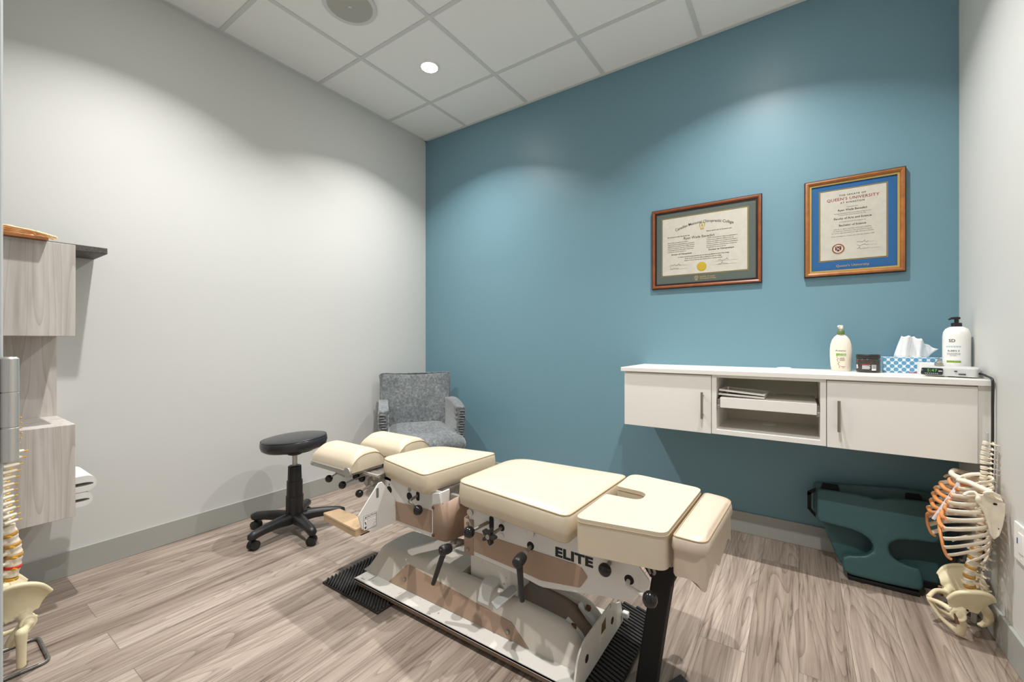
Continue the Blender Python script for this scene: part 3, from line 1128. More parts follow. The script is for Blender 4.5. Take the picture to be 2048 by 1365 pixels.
# closed head-end part: full-width cap with sloping nose
def cap_sec(d):
    h = [(1.207, 0.047), (1.213, 0.066), (1.232, 0.118), (1.243, 0.144), (1.254, 0.158), (1.268, 0.166), (1.30, 0.169)]
    q = [(y, 0.047 + (z - 0.047) * d) for y, z in h]
    return q + [(my(y), z) for y, z in reversed(q)]
cx = [(-1.636, 0.05), (-1.625, 0.16), (-1.575, 0.82), (-1.560, 0.93), (-1.540, 0.985), (-1.50, 1.0), (-1.30, 1.03), (-1.10, 1.06)]
rr = [[bm.verts.new((x, y, z)) for y, z in cap_sec(d)] for x, d in cx]
for A, B in zip(rr, rr[1:]):
    for j in range(len(A) - 1):
        bm.faces.new((A[j], A[j + 1], B[j + 1], B[j]))
    bm.faces.new((A[-1], A[0], B[0], B[-1]))
bm.faces.new(rr[0])
bm.faces.new(list(reversed(rr[-1])))
obj('base_housing', bm, M['basegrey'], tb, smooth=True, angle=50)
# brown floor of the channel
bm = BM()
sec = [(-1.10, 0.150), (-0.80, 0.146), (-0.72, 0.138), (-0.66, 0.124), (-0.61, 0.092), (-0.575, 0.062), (-0.575, 0.048), (-1.10, 0.048)]
prism(bm, sec, 1.283, my(1.283), 'Y')
ch = obj('channel_cover', bm, M['brown'], tb, smooth=True, angle=40)
# tan cover panel on the near slope, following it
bm = BM()
def on_slope(x, z):
    return (x, 1.207 + (z - 0.047) * (1.243 - 1.207) / (0.144 - 0.047) - 0.003, z)
corners = [(-1.462, 0.049), (-1.378, 0.136), (-0.835, 0.098), (-0.752, 0.049)]
fr = [bm.verts.new(on_slope(*c)) for c in corners]
bk = [bm.verts.new((v.co.x, v.co.y + 0.004, v.co.z)) for v in fr]
bm.faces.new(fr)
bm.faces.new(list(reversed(bk)))
for i in range(4):
    bm.faces.new((fr[i], bk[i], bk[(i + 1) % 4], fr[(i + 1) % 4]))
cvp = obj('cover_panel', bm, M['tan'], tb, bevel=0.001)
for (x, z) in ((-1.375, 0.083), (-0.842, 0.068)):
    b2 = BM()
    q = on_slope(x, z)
    lathe(b2, [(0.0072, 0.001), (0.0072, -0.003), (0.004, -0.005)], q, 12, 'Y')
    obj('screw', b2, M['steel'], cvp, smooth=True)
# end plate with two holes and an olive window
bm = BM()
prism(bm, rounded([(1.152, 0.018), (1.152, 0.062), (1.172, 0.122), (1.215, 0.148), (1.455, 0.148), (1.500, 0.120), (1.545, 0.104), (1.570, 0.018)], [0, 0.01, 0.03, 0.02, 0.02, 0.01, 0.01, 0], 4), -0.560, -0.554, 'X')
ep = obj('end_plate', bm, M['plate'], tb, bevel=0.001)
bm = BM()
for y in (1.235, 1.455):
    disc(bm, (-0.5538, y, 0.082), 0.0125, 0.001, 'X')
pieces('cutout', bm, M['dark'], ep)
bm = BM(); prism(bm, [(1.352, 0.092), (1.358, 0.122), (1.392, 0.128), (1.392, 0.090)], -0.5541, -0.5532, 'X')
obj('window', bm, M['olivehole'], ep)
bm = BM(); box(bm, -0.556, -0.549, 1.340, 1.362, 0.040, 0.088)
obj('tab', bm, M['plate'], ep, bevel=0.002)
bm = BM(); box(bm, -0.552, -0.528, 1.545, 1.566, 0.045, 0.066)
obj('bumper', bm, M['whiteplastic'], ep, bevel=0.004)
for y in (1.285, my(1.285)):
    bm = BM(); prism(bm, [(-0.655, 0.142), (-0.655, 0.132), (-0.585, 0.062), (-0.575, 0.068), (-0.60, 0.105)], y - 0.022, y + 0.022, 'Y')
    o = obj('hinge_strap', bm, M['wmetal'], tb, bevel=0.003)
    b2 = BM(); lathe(b2, [(0.010, -0.006), (0.010, 0.006), (0.006, 0.009)], (-0.625, y, 0.128), 14, 'X')
    pieces('bolt_head', b2, M['rust'], o, smooth=True)
# centre column, tilt link, guard clip, foot pedal
bm = BM(); box(bm, -1.078, -0.868, 1.292, my(1.292), 0.10, 0.462)
cl = obj('centre_column', bm, M['plate'], tb, bevel=0.004)
bm = BM()
a, b = Vector((-1.380, 1.256, 0.180)), Vector((-1.140, 1.256, 0.290))
d = (b - a).normalized()
n_ = Vector((-d.z, 0, d.x))
for t_ in (0,):
    pts = [a - n_ * 0.0, a + n_ * 0.014, b + n_ * 0.016, b - n_ * 0.014, a + d * 0.06 - n_ * 0.012, a + d * 0.02 - n_ * 0.014]
    prism(bm, [(p.x, p.z) for p in pts], 1.238, 1.268, 'Y')
lk = obj('tilt_link', bm, M['whiteplastic'], tb, bevel=0.003)
b2 = BM(); lathe(b2, [(0.017, -0.010), (0.017, 0.010)], (-1.128, 1.258, 0.287), 18, 'X')
lathe(b2, [(0.010, 0.009), (0.010, 0.013)], (-1.128, 1.258, 0.287), 14, 'X')
pieces('pivot_bolt', b2, M['steel'], lk, smooth=True)
bm = BM()
tube(bm, [(-1.138, 1.262, 0.290), (-1.02, 1.262, 0.300)], 0.012, 10)
obj('link_shaft', bm, M['steel'], tb, smooth=True)
bm = BM()
sec = [(1.222, 0.122), (1.233, 0.152), (1.246, 0.178), (1.262, 0.186), (1.292, 0.187), (1.292, 0.150), (1.266, 0.150), (1.253, 0.146), (1.242, 0.134), (1.234, 0.116)]
prism(bm, sec, -0.985, -0.935, 'X')
obj('guard_clip', bm, M['wmetal'], tb, smooth=True, angle=35)
bm = BM()
p0, p1 = Vector((-0.845, 1.262, 0.196)), Vector((-0.888, 1.192, 0.150))
w_ = Vector((0.020, -0.012, 0.0))
vs = [p0 - w_, p0 + w_, p1 + w_, p1 - w_]
up = Vector((0, 0, 0.005))
A = [bm.verts.new(v) for v in vs]; B = [bm.verts.new(v + up) for v in vs]
bm.faces.new(A); bm.faces.new(list(reversed(B)))
for i in range(4):
    bm.faces.new((A[i], B[i], B[(i + 1) % 4], A[(i + 1) % 4]))
prism(bm, [(1.268, 0.12), (1.268, 0.285), (1.278, 0.285), (1.278, 0.12)], -0.868, -0.838, 'X')
obj('foot_pedal', bm, M['zinc'], tb, bevel=0.001)

# leaning black-sleeved support leg at the foot end
bm = BM()
def sq(cx_, z, h):
    return [bm.verts.new((cx_ + dx * h, CY + dy * h, z)) for dx, dy in ((-1, -1), (1, -1), (1, 1), (-1, 1))]
q = [sq(-0.398, 0.0, 0.030), sq(-0.370, 0.20, 0.030), sq(-0.345, 0.365, 0.030)]
for A, B in zip(q, q[1:]):
    for j in range(4):
        bm.faces.new((A[j], A[(j + 1) % 4], B[(j + 1) % 4], B[j]))
bm.faces.new(list(reversed(q[0]))); bm.faces.new(q[-1])
lg = obj('support_leg', bm, M['velvetpost'], tb, bevel=0.006)
bm = BM()
prism(bm, [(-0.378, 0.362), (-0.312, 0.352), (-0.300, 0.40), (-0.300, 0.455), (-0.342, 0.462), (-0.400, 0.404), (-0.405, 0.398)], CY - 0.038, CY + 0.038, 'Y')
obj('leg_collar', bm, M['velvetpost'], lg, bevel=0.004)
bm = BM(); box(bm, -0.418, -0.350, CY - 0.042, CY - 0.036, 0.402, 0.408)
obj('copper_edge', bm, M['rust'], lg)
bm = BM()
prism(bm, [(-0.316, 1.432), (-0.209, 1.358), (-0.255, 1.255), (-0.362, 1.328)], 0.0, 0.012, 'Z')
obj('foot_plate', bm, M['rubber'], lg, bevel=0.002)
bm = BM()
box(bm, -0.42, -0.29, 1.255, 1.275, 0.440, 0.486)
box(bm, -0.42, -0.29, my(1.275), my(1.255), 0.440, 0.486)
tube(bm, smoothpath([(-0.37, 1.24, 0.482), (-0.36, 1.235, 0.45), (-0.345, 1.24, 0.42), (-0.35, 1.25, 0.405)], 4), 0.004, 8)
tube(bm, smoothpath([(-0.34, 1.24, 0.482), (-0.35, 1.235, 0.455), (-0.362, 1.24, 0.43), (-0.36, 1.25, 0.405)], 4), 0.0035, 8)
pieces('foot_frame', bm, M['steel'], tb)

# two ribbed rubber mats under the base
def mat_ribbed(name, x0, x1, y0, y1, lab, ang, pitch):
    bm = BM()
    box(bm, x0, x1, y0, y1, 0.0, 0.010)
    o = obj(name, bm, M['rubber'], None, bevel=0.002)
    tag(o, lab, 'rubber mat', 'ribbed rubber mats under the table')
    bm = BM()
    d = Vector((math.cos(ang), math.sin(ang)))
    nn = Vector((-d.y, d.x))
    c = Vector(((x0 + x1) / 2, (y0 + y1) / 2))
    k = -60
    while k <= 60:
        p = c + nn * (k * pitch)
        ta, tb_ = -9, 9
        for (q, dd, lo, hi) in ((p.x, d.x, x0 + 0.001, x1 - 0.001), (p.y, d.y, y0 + 0.001, y1 - 0.001)):
            a, b = (lo - q) / dd, (hi - q) / dd
            ta, tb_ = max(ta, min(a, b)), min(tb_, max(a, b))
        if tb_ - ta > 0.012:
            m4 = Matrix.Translation((p.x, p.y, 0)) @ Matrix.Rotation(ang, 4, 'Z')
            box(bm, ta, tb_, -pitch * 0.31, pitch * 0.31, 0.009, 0.0175, m4)
        k += 1
    obj('ribs', bm, M['rubber'], o, bevel=0.002)
mat_ribbed('rubber_mat', -1.760, -1.38, 1.082, 1.60, 'black ribbed rubber mat under the head end of the table base', R(-48), 0.0128)
mat_ribbed('rubber_mat', -0.615, -0.458, 1.13, 1.690, 'black ribbed rubber mat under the foot end of the table base', R(-18), 0.0165)

# ------------------------------------------------------------------ wall-hung cabinets with one counter
FY = 2.305
DEP = YB - 0.0
tk = 0.018
def carcass(bm, x0, x1, z0, z1, y0, y1, t=tk):
    box(bm, x0, x0 + t, y0, y1, z0, z1)
    box(bm, x1 - t, x1, y0, y1, z0, z1)
    box(bm, x0 + t, x1 - t, y0, y1, z0, z0 + t)
    box(bm, x0 + t, x1 - t, y0, y1, z1 - t, z1)
    box(bm, x0 + t, x1 - t, y1 - 0.008, y1, z0 + t, z1 - t)
def bar_handle(x, z0, z1, parent):
    bm = BM()
    tube(bm, [(x, FY - 0.030, z0), (x, FY - 0.030, z1)], 0.0058, 14)
    h = obj('handle', bm, M['handle'], parent, smooth=True)
    bm = BM()
    for z in (z0 + 0.018, z1 - 0.018):
        tube(bm, [(x, FY - 0.030, z), (x, FY + 0.001, z)], 0.0042, 10)
    pieces('handle_post', bm, M['handle'], h, smooth=True)
def cab(x0, x1, hx, label, cat='cabinet'):
    t = thing('wall_cabinet', label, cat, ((x0 + x1) / 2, 2.5, 0.622))
    bm = BM(); carcass(bm, x0, x1, 0.624, 0.917, FY + 0.019, YB - 0.001)
    obj('carcass', bm, M['white'], t)
    bm = BM(); box(bm, x0 + 0.0015, x1 - 0.0015, FY, FY + 0.018, 0.622, 0.9125)
    d = obj('door', bm, M['white'], t, bevel=0.001)
    bar_handle(hx, 0.697, 0.830, d)
    return t
cab(-0.808, -0.3615, -0.401, 'white wall cabinet with a door at the left end of the floating unit')
rc_ = cab(0.1005, 0.5605, 0.142, 'white wall cabinet with a wide door at the right end of the floating unit')
bm = BM(); box(bm, 0.5605, XR, FY + 0.006, FY + 0.024, 0.622, 0.917)
obj('filler_strip', bm, M['white'], rc_)
t = thing('wall_cabinet', 'open white wall cabinet with a pull-out tray between the two doors', 'cabinet', (-0.13, 2.5, 0.622))
bm = BM()
x0, x1 = -0.3600, 0.0990
box(bm, x0, x0 + 0.021, FY + 0.001, YB - 0.001, 0.624, 0.917)
box(bm, x1 - 0.021, x1, FY + 0.001, YB - 0.001, 0.624, 0.917)
box(bm, x0 + 0.021, x1 - 0.021, FY + 0.001, YB - 0.009, 0.624, 0.646)
box(bm, x0 + 0.021, x1 - 0.021, FY + 0.001, YB - 0.009, 0.905, 0.917)
obj('carcass', bm, M['white'], t)
bm = BM(); box(bm, x0 + 0.021, x1 - 0.021, YB - 0.009, YB - 0.001, 0.646, 0.905)
obj('back_panel', bm, M['cablin'], t)
bm = BM(); box(bm, -0.3225, 0.066, FY + 0.003, FY + 0.021, 0.757, 0.807)
box(bm, -0.3225, 0.066, FY + 0.021, 2.66, 0.785, 0.8065)
tray = obj('pull_out_tray', bm, M['white'], t, bevel=0.001)
for xr in (-0.331, 0.0715):
    bm = BM(); box(bm, xr - 0.0065, xr + 0.0065, FY + 0.012, 2.62, 0.763, 0.797)
    box(bm, xr - 0.0075, xr + 0.0075, FY + 0.010, FY + 0.03, 0.748, 0.768)
    obj('drawer_runner', bm, M['steel'], t, bevel=0.002)
for (gx, gy, gz, p) in ((-0.13, 2.60, 0.8068, tray), (-0.13, 2.60, 0.6462, t)):
    bm = BM(); lathe(bm, [(0.031, 0.0), (0.031, 0.003), (0.026, 0.005), (0.024, 0.003), (0.001, 0.003)], (gx, gy, gz), 30)
    obj('cable_grommet', bm, M['whiteplastic'], p, smooth=True)
t = thing('counter_top', 'long white counter top across the three wall cabinets', 'counter', (-0.11, 2.5, 0.918))
bm = BM(); box(bm, -0.824, XR - 0.001, 2.293, YB - 0.001, 0.918, 0.940)
obj('slab', bm, M['white'], t, bevel=0.0015)
bm = BM(); lathe(bm, [(0.034, 0.0), (0.034, 0.003), (0.028, 0.0055), (0.026, 0.003), (0.001, 0.003)], (-0.065, 2.678, 0.940), 30)
obj('cable_grommet', bm, M['whiteplastic'], t, smooth=True)

# two white louvred panels lying on the tray
def panel_piece(name, label, c, rz, tilt):
    bm = BM()
    Mx = Matrix.Translation(c) @ Matrix.Rotation(rz, 4, 'Z') @ Matrix.Rotation(tilt, 4, 'Y')
    w, d, hh = 0.100, 0.085, 0.0045
    box(bm, -w, w, -d, -d + 0.008, -hh, hh, Mx)
    box(bm, -w, w, d - 0.008, d, -hh, hh, Mx)
    box(bm, -w, -w + 0.008, -d + 0.008, d - 0.008, -hh, hh, Mx)
    box(bm, w - 0.008, w, -d + 0.008, d - 0.008, -hh, hh, Mx)
    box(bm, -w + 0.008, w - 0.008, -d + 0.008, d - 0.008, -hh, -hh + 0.003, Mx)
    o = obj(name, bm, M['white'], None, bevel=0.0008)
    bm = BM()
    for px in (-0.070,):
        q = Mx @ Vector((px, -0.02, 0))
        tube(bm, [q - Vector((0, 0, 0.004)), q + Vector((0, 0, 0.014))], 0.0035, 10)
    obj('peg', bm, M['whiteplastic'], o, smooth=True)
    tag(o, label, 'tray panel')
panel_piece('shallow_panel', 'lower of two thin white framed panels lying tilted on the pull-out tray', (-0.232, 2.425, 0.8165), R(-2), R(1.8))
panel_piece('shallow_panel', 'upper of two thin white framed panels lying tilted on the pull-out tray', (-0.229, 2.427, 0.8335), R(-3), R(3.8))

# ------------------------------------------------------------------ things on the counter
CZ = 0.9403
# lotion bottle: oval body, olive collar, cream pump
lx, ly = 0.170, 2.615
lt = thing('lotion_bottle', 'cream pump lotion bottle with green collar at the left on the white counter', 'bottle', (lx, ly, CZ))
bm = BM()
lathe(bm, [(0.001, 0.0), (0.034, 0.0), (0.0375, 0.004), (0.041, 0.03), (0.0435, 0.07), (0.0435, 0.105), (0.041, 0.130), (0.035, 0.152), (0.025, 0.168), (0.016, 0.175), (0.0145, 0.180)], (lx, ly, CZ), 40, sy=0.6)
obj('body', bm, M['bottle'], lt, smooth=True)
bm = BM(); lathe(bm, [(0.0145, 0.178), (0.0150, 0.179), (0.0150, 0.196), (0.0125, 0.199)], (lx, ly, CZ), 30)
obj('collar', bm, M['olive'], lt, smooth=True)
bm = BM(); lathe(bm, [(0.006, 0.198), (0.006, 0.206), (0.0095, 0.2065), (0.0095, 0.221), (0.008, 0.223)], (lx, ly, CZ), 24)
tube(bm, [(lx, ly, CZ + 0.217), (lx - 0.010, ly - 0.012, CZ + 0.2185), (lx - 0.012, ly - 0.016, CZ + 0.215)], [0.005, 0.0045, 0.0035], 10)
obj('pump_head', bm, M['bottle'], lt, smooth=True)
def wrap(bm, c, r, sy=1.0, a0=0.0):
    """wrap flat lettering round an upright body; x runs along the surface, facing -y"""
    lng = [e for e in bm.edges if abs(e.verts[0].co.x - e.verts[1].co.x) > 0.004]
    if lng:
        bmesh.ops.subdivide_edges(bm, edges=lng, cuts=7, use_grid_fill=True)
    for v in bm.verts:
        a = v.co.x / r + a0
        rr = r + 0.0003 + v.co.z
        v.co = Vector((c[0] + rr * math.sin(a), c[1] - rr * sy * math.cos(a), c[2] + v.co.y))
I4 = Matrix.Identity(4)
def lay(x, y):
    return Matrix.Translation((x, y, 0))
bm = BM()
text_bm(bm, 'Aveeno', 0.0125, lay(0, 0.099), 0.0001, space=1.02, sx=1.05)
for i, (w, x) in enumerate(((0.018, 0.006), (0.022, 0.004), (0.022, 0.006), (0.020, 0.006))):
    box(bm, x - w / 2, x + w / 2, 0.064 - i * 0.0045, 0.0652 - i * 0.0045, 0, 0.0001)
box(bm, 0.002, 0.018, 0.0215, 0.0228, 0, 0.0001); box(bm, 0.0045, 0.0155, 0.016, 0.0172, 0, 0.0001)
wrap(bm, (lx, ly, CZ), 0.0438, 0.6, -0.06)
obj('lettering', bm, M['ink'], lt)
bm = BM()
bmesh.ops.create_grid(bm, x_segments=10, y_segments=1, size=0.5)
for v in bm.verts:
    v.co = Vector((v.co.x * 0.040 + 0.002, 0.0795 + v.co.y * 0.0125, 0.0))
wrap(bm, (lx, ly, CZ), 0.0439, 0.6, -0.06)
lg_ = obj('green_band', bm, M['lime'], lt)
bm = BM()
for i, (s_, x) in enumerate((('daily moisturizing', 0.009), ('lotion', 0.014), ('hydratante quotidienne', 0.007))):
    text_bm(bm, s_, 0.0036, lay(x, 0.0833 - i * 0.0037), 0.0001, bold=0.0001)
wrap(bm, (lx, ly, CZ), 0.0443, 0.6, -0.06)
obj('lettering', bm, M['whiteplastic'], lg_)
bm = BM()
for i in range(9):
    f = i / 8
    a = (-0.014 + 0.010 * f + 0.003 * math.sin(i * 2), 0.067 - 0.048 * f)
    box(bm, a[0] - 0.0014, a[0] + 0.0014, a[1] - 0.0022, a[1] + 0.0022, 0, 0.0001)
wrap(bm, (lx, ly, CZ), 0.0438, 0.6, -0.06)
obj('oat_print', bm, M['woodlt'], lt)

# smoked jar with black lid
jx, jy = 0.2685, 2.575
jt = thing('jar', 'dark smoked plastic jar with black lid between the lotion bottle and tissue box', 'jar', (jx, jy, CZ))
bm = BM(); lathe(bm, [(0.040, 0.0), (0.044, 0.004), (0.0445, 0.010), (0.0445, 0.058), (0.042, 0.064), (0.040, 0.066)], (jx, jy, CZ), 36)
obj('body', bm, M['jar'], jt, smooth=True)
bm = BM(); lathe(bm, [(0.0435, 0.0655), (0.0445, 0.067), (0.0445, 0.080), (0.0425, 0.083), (0.001, 0.0835)], (jx, jy, CZ), 36)
obj('lid', bm, M['black'], jt, smooth=True)
bm = BM()
box(bm, 0.013, 0.030, 0.010, 0.036, 0, 0.0002)
text_bm(bm, 'B', 0.024, lay(-0.048, 0.026), 0.0001, bold=0.0008)
for i in range(4):
    box(bm, -0.022, 0.008 - 0.003 * (i % 2), 0.030 - i * 0.0045, 0.0322 - i * 0.0045, 0, 0.0002)
for v in bm.verts:
    pass
wrap(bm, (jx, jy, CZ), 0.0446, 1.0, -0.10)
obj('lettering', bm, M['whiteplastic'], jt)
bm = BM(); box(bm, -0.023, 0.006, 0.0355, 0.0385, 0, 0.0002)
wrap(bm, (jx, jy, CZ), 0.0446, 1.0, -0.10)
obj('red_band', bm, M['red'], jt)
bm = BM()
for i in range(7):
    box(bm, 0.0145 + i * 0.0021, 0.0145 + i * 0.0021 + 0.0008 + 0.0005 * (i % 2), 0.018, 0.035, 0.0002, 0.0004)
wrap(bm, (jx, jy, CZ), 0.0446, 1.0, -0.10)
obj('barcode', bm, M['ink'], jt)

# tissue box with a pulled tissue
tx0, tx1, ty0, ty1, tz1 = 0.326, 0.548, 2.603, 2.713, CZ + 0.071
tt = thing('tissue_box', 'blue and white lattice tissue box with a white tissue pulled up', 'tissue box', ((tx0 + tx1) / 2, (ty0 + ty1) / 2, CZ))
bm = BM(); box(bm, tx0, tx1, ty0, ty1, CZ, tz1)
obj('carton', bm, M['lattice'], tt, bevel=0.0012)
bm = BM(); lathe(bm, [(0.052, 0.0), (0.052, 0.0006), (0.001, 0.0007)], ((tx0 + tx1) / 2 - 0.005, (ty0 + ty1) / 2, tz1), 30, sy=0.45)
obj('slot', bm, M['whiteplastic'], tt)
bm = BM(); box(bm, tx0 + 0.09, tx1 - 0.03, ty0 - 0.0006, ty0, CZ, CZ + 0.0035)
obj('red_edge', bm, M['red'], tt)
bm = BM()
n1, n2 = 26, 12
tcx, tcy = (tx0 + tx1) / 2 - 0.006, (ty0 + ty1) / 2
rows = []
for i in range(n1 + 1):
    u = i / n1
    row = []
    for j in range(n2 + 1):
        v = j / n2
        top = 0.098 - 0.012 * u + 0.006 * math.sin(u * 6)
        if u > 0.62:
            top -= (u - 0.62) * 0.11
        bx = -0.062 + 0.118 * u
        txx = -0.034 + 0.102 * u + 0.018 * max(0, u - 0.75) * 4
        x = bx + (txx - bx) * v
        y = 0.015 * math.sin(u * 15 + v * 1.5) * (0.35 + 0.65 * v) + 0.006 * math.sin(u * 31 + v * 4) - 0.012 * v * v
        z = 0.0 + top * v - 0.006 * abs(math.sin(u * 15)) * v
        row.append(bm.verts.new((tcx + x, tcy + y, tz1 + 0.0005 + z)))
    rows.append(row)
for a, b in zip(rows, rows[1:]):
    for j in range(n2):
        bm.faces.new((a[j], a[j + 1], b[j + 1], b[j]))
o = obj('tissue', bm, M['tissue'], tt, smooth=True, angle=180)
o.modifiers.new('thickness', 'SOLIDIFY').thickness = 0.0012

# hand sanitiser bottle
sx_, sy_ = 0.5520, 2.535
st_ = thing('sanitizer_bottle', 'tall white pump bottle with black pump in the right corner of the counter', 'bottle', (sx_, sy_, CZ))
bm = BM(); lathe(bm, [(0.001, 0.0), (0.039, 0.0), (0.0425, 0.004), (0.0425, 0.165), (0.0405, 0.183), (0.034, 0.197), (0.022, 0.205), (0.0155, 0.207)], (sx_, sy_, CZ), 40)
obj('body', bm, M['whiteplastic'], st_, smooth=True)
bm = BM(); lathe(bm, [(0.0160, 0.205), (0.0166, 0.206), (0.0166, 0.221), (0.014, 0.223), (0.0075, 0.224)], (sx_, sy_, CZ), 28)
obj('collar', bm, M['black'], st_, smooth=True)
bm = BM(); lathe(bm, [(0.0070, 0.223), (0.0070, 0.238), (0.0115, 0.2385), (0.0115, 0.246), (0.009, 0.2475)], (sx_, sy_, CZ), 24)
tube(bm, [(sx_ + 0.004, sy_, CZ + 0.2435), (sx_ - 0.016, sy_ - 0.010, CZ + 0.2425), (sx_ - 0.026, sy_ - 0.016, CZ + 0.237)], [0.0055, 0.005, 0.0032], 12)
obj('pump_head', bm, M['black'], st_, smooth=True)
a0 = -0.20
bm = BM()
text_bm(bm, 'SD', 0.0175, lay(-0.014, 0.147), 0.0001, bold=0.0002, align='CENTER')
text_bm(bm, 'KLEEN S', 0.0088, lay(-0.010, 0.1045), 0.0001, bold=0.0001, space=1.15)
text_bm(bm, 'HAND SANITIZER GEL', 0.0039, lay(-0.010, 0.0945), 0.0001, space=1.1)
text_bm(bm, 'ANTISEPTIQUE POUR', 0.0039, lay(-0.010, 0.0893), 0.0001, space=1.1)
text_bm(bm, 'LES MAINS', 0.0039, lay(-0.010, 0.0841), 0.0001, space=1.1)
wrap(bm, (sx_, sy_, CZ), 0.0426, 1.0, a0)
obj('lettering', bm, M['ink'], st_)
bm = BM()
for z in (0.124, 0.120):
    for i in range(6):
        box(bm, -0.034 + i * 0.008, -0.0275 + i * 0.008, z, z + 0.0014, 0, 0.0001)
wrap(bm, (sx_, sy_, CZ), 0.0426, 1.0, a0)
obj('blue_print', bm, M['labelblue'], st_)
bm = BM()
for i in range(5):
    box(bm, -0.032 + i * 0.009, -0.0235 + i * 0.009, 0.056, 0.064, 0, 0.0001)
wrap(bm, (sx_, sy_, CZ), 0.0426, 1.0, a0)
obj('green_band', bm, M['lime'], st_)

# clock radio, turned a little, with cable
ck = thing('clock_radio', 'silver clock radio with green digits at the right end of the counter', 'clock radio', (0.50, 2.42, CZ))
fa = Vector((0.4205, 2.428)); fb = Vector((0.5760, 2.362))
ex = (fb - fa).normalized(); ey = Vector((-ex.y, ex.x)); L_ = (fb - fa).length
def cp(u, v):
    p = fa + ex * u + ey * v
    return (p.x, p.y)
bm = BM()
Pb = rounded([cp(0.004, 0.0), cp(L_ - 0.004, 0.0), cp(L_ - 0.012, 0.085), cp(0.014, 0.110)], 0.014, 5)
lo = [bm.verts.new((x, y, CZ + 0.004)) for x, y in Pb]
cxx = sum(p[0] for p in Pb) / len(Pb); cyy = sum(p[1] for p in Pb) / len(Pb)
def rg(s, z):
    return [bm.verts.new((cxx + (x - cxx) * s, cyy + (y - cyy) * s, z)) for x, y in Pb]
rr = [lo, rg(1.015, CZ + 0.012), rg(1.03, CZ + 0.032), rg(1.03, CZ + 0.036), rg(0.985, CZ + 0.040), rg(0.80, CZ + 0.043)]
for A, B in zip(rr, rr[1:]):
    for j in range(len(A)):
        bm.faces.new((A[j], A[(j + 1) % len(A)], B[(j + 1) % len(A)], B[j]))
bm.faces.new(list(reversed(lo))); bm.faces.new(rr[-1])
obj('case', bm, M['clock'], ck, smooth=True, angle=35)
fM = plane_M((cp(0.036, -0.0032)[0], cp(0.036, -0.0032)[1], CZ + 0.0215), (ex.x, ex.y, 0), (-0.0 * ey.x, 0, 1))
def fbox(bm, u0, u1, v0, v1, t0, t1):
    box(bm, u0, u1, v0, v1, t0, t1, fM)
bm = BM()
Pd = rounded([(-0.033, -0.014), (0.033, -0.014), (0.034, 0.0135), (-0.030, 0.0135)], 0.006, 4)
vs = prism(bm, Pd, 0.0, 0.0020, 'Z')
bmesh.ops.transform(bm, matrix=fM, verts=vs)
dp = obj('display', bm, M['clockface'], ck)
bm = BM()
text_bm(bm, '5:47', 0.0155, fM @ Matrix.Translation((0.002, 0.0035, 0.0022)), 0.0001, space=1.15)
obj('digits', bm, M['led'], dp)
bm = BM()
for i in range(7):
    fbox(bm, -0.020 + i * 0.006, -0.0165 + i * 0.006, -0.0092, -0.0077, 0.0021, 0.0025)
fbox(bm, 0.021, 0.032, 0.001, 0.0035, 0.0021, 0.0025)
fbox(bm, -0.030, -0.026, 0.003, 0.0045, 0.0021, 0.0025)
obj('lettering', bm, M['whiteplastic'], dp)
bm = BM()
fbox(bm, 0.066, 0.074, 0.0015, 0.0055, -0.001, 0.0012)
fbox(bm, 0.078, 0.098, -0.0095, -0.0055, -0.001, 0.0012)
pieces('port', bm, M['dark'], ck)
bm = BM()
for u in (0.02, L_ * 0.45):
    p = cp(u, 0.012)
    lathe(bm, [(0.005, 0.0), (0.005, 0.006)], (p[0], p[1], CZ), 14)
for u in (0.03, L_ * 0.8):
    p = cp(u, 0.075)
    lathe(bm, [(0.005, 0.0), (0.005, 0.006)], (p[0], p[1], CZ), 14)
pieces('foot', bm, M['clock'], ck, smooth=True)
bm = BM()
box(bm, 0.436, 0.482, 2.520, 2.572, CZ + 0.0005, CZ + 0.052)
o = tag(obj('card_box', bm, M['whiteplastic'], None, bevel=0.002), 'small white box standing behind the clock radio beside the tissue box', 'box')
# small silver pagoda-shaped ornament on the clock
px_, py_ = 0.478, 2.425
pz_ = CZ + 0.0425
bm = BM(); lathe(bm, [(0.014, 0.0), (0.015, 0.003), (0.011, 0.006), (0.012, 0.009), (0.0135, 0.011), (0.009, 0.014), (0.0095, 0.018), (0.0105, 0.0195), (0.006, 0.0225), (0.0055, 0.027), (0.0022, 0.030), (0.0016, 0.036)], (px_, py_, pz_), 12)
tag(obj('silver_ornament', bm, M['silver'], None, smooth=True, angle=30), 'small silver tiered ornament sitting on the clock radio', 'ornament')
# cable from the clock down along the corner to the floor
bm = BM()
pts = smoothpath([(0.5835, 2.385, CZ + 0.018), (0.587, 2.365, CZ + 0.017), (0.590, 2.335, CZ + 0.012), (0.5905, 2.288, CZ + 0.006), (0.5905, 2.280, CZ - 0.012), (0.5905, 2.2815, 0.86), (0.5905, 2.283, 0.70), (0.5905, 2.300, 0.55), (0.584, 2.34, 0.36), (0.579, 2.34, 0.20), (0.576, 2.42, 0.05), (0.574, 2.50, 0.008)], 6)
tube(bm, pts, 0.0042, 8)
tag(obj('power_cable', bm, M['cable'], None, smooth=True), 'black power cable hanging from the clock down the right wall corner', 'cable')

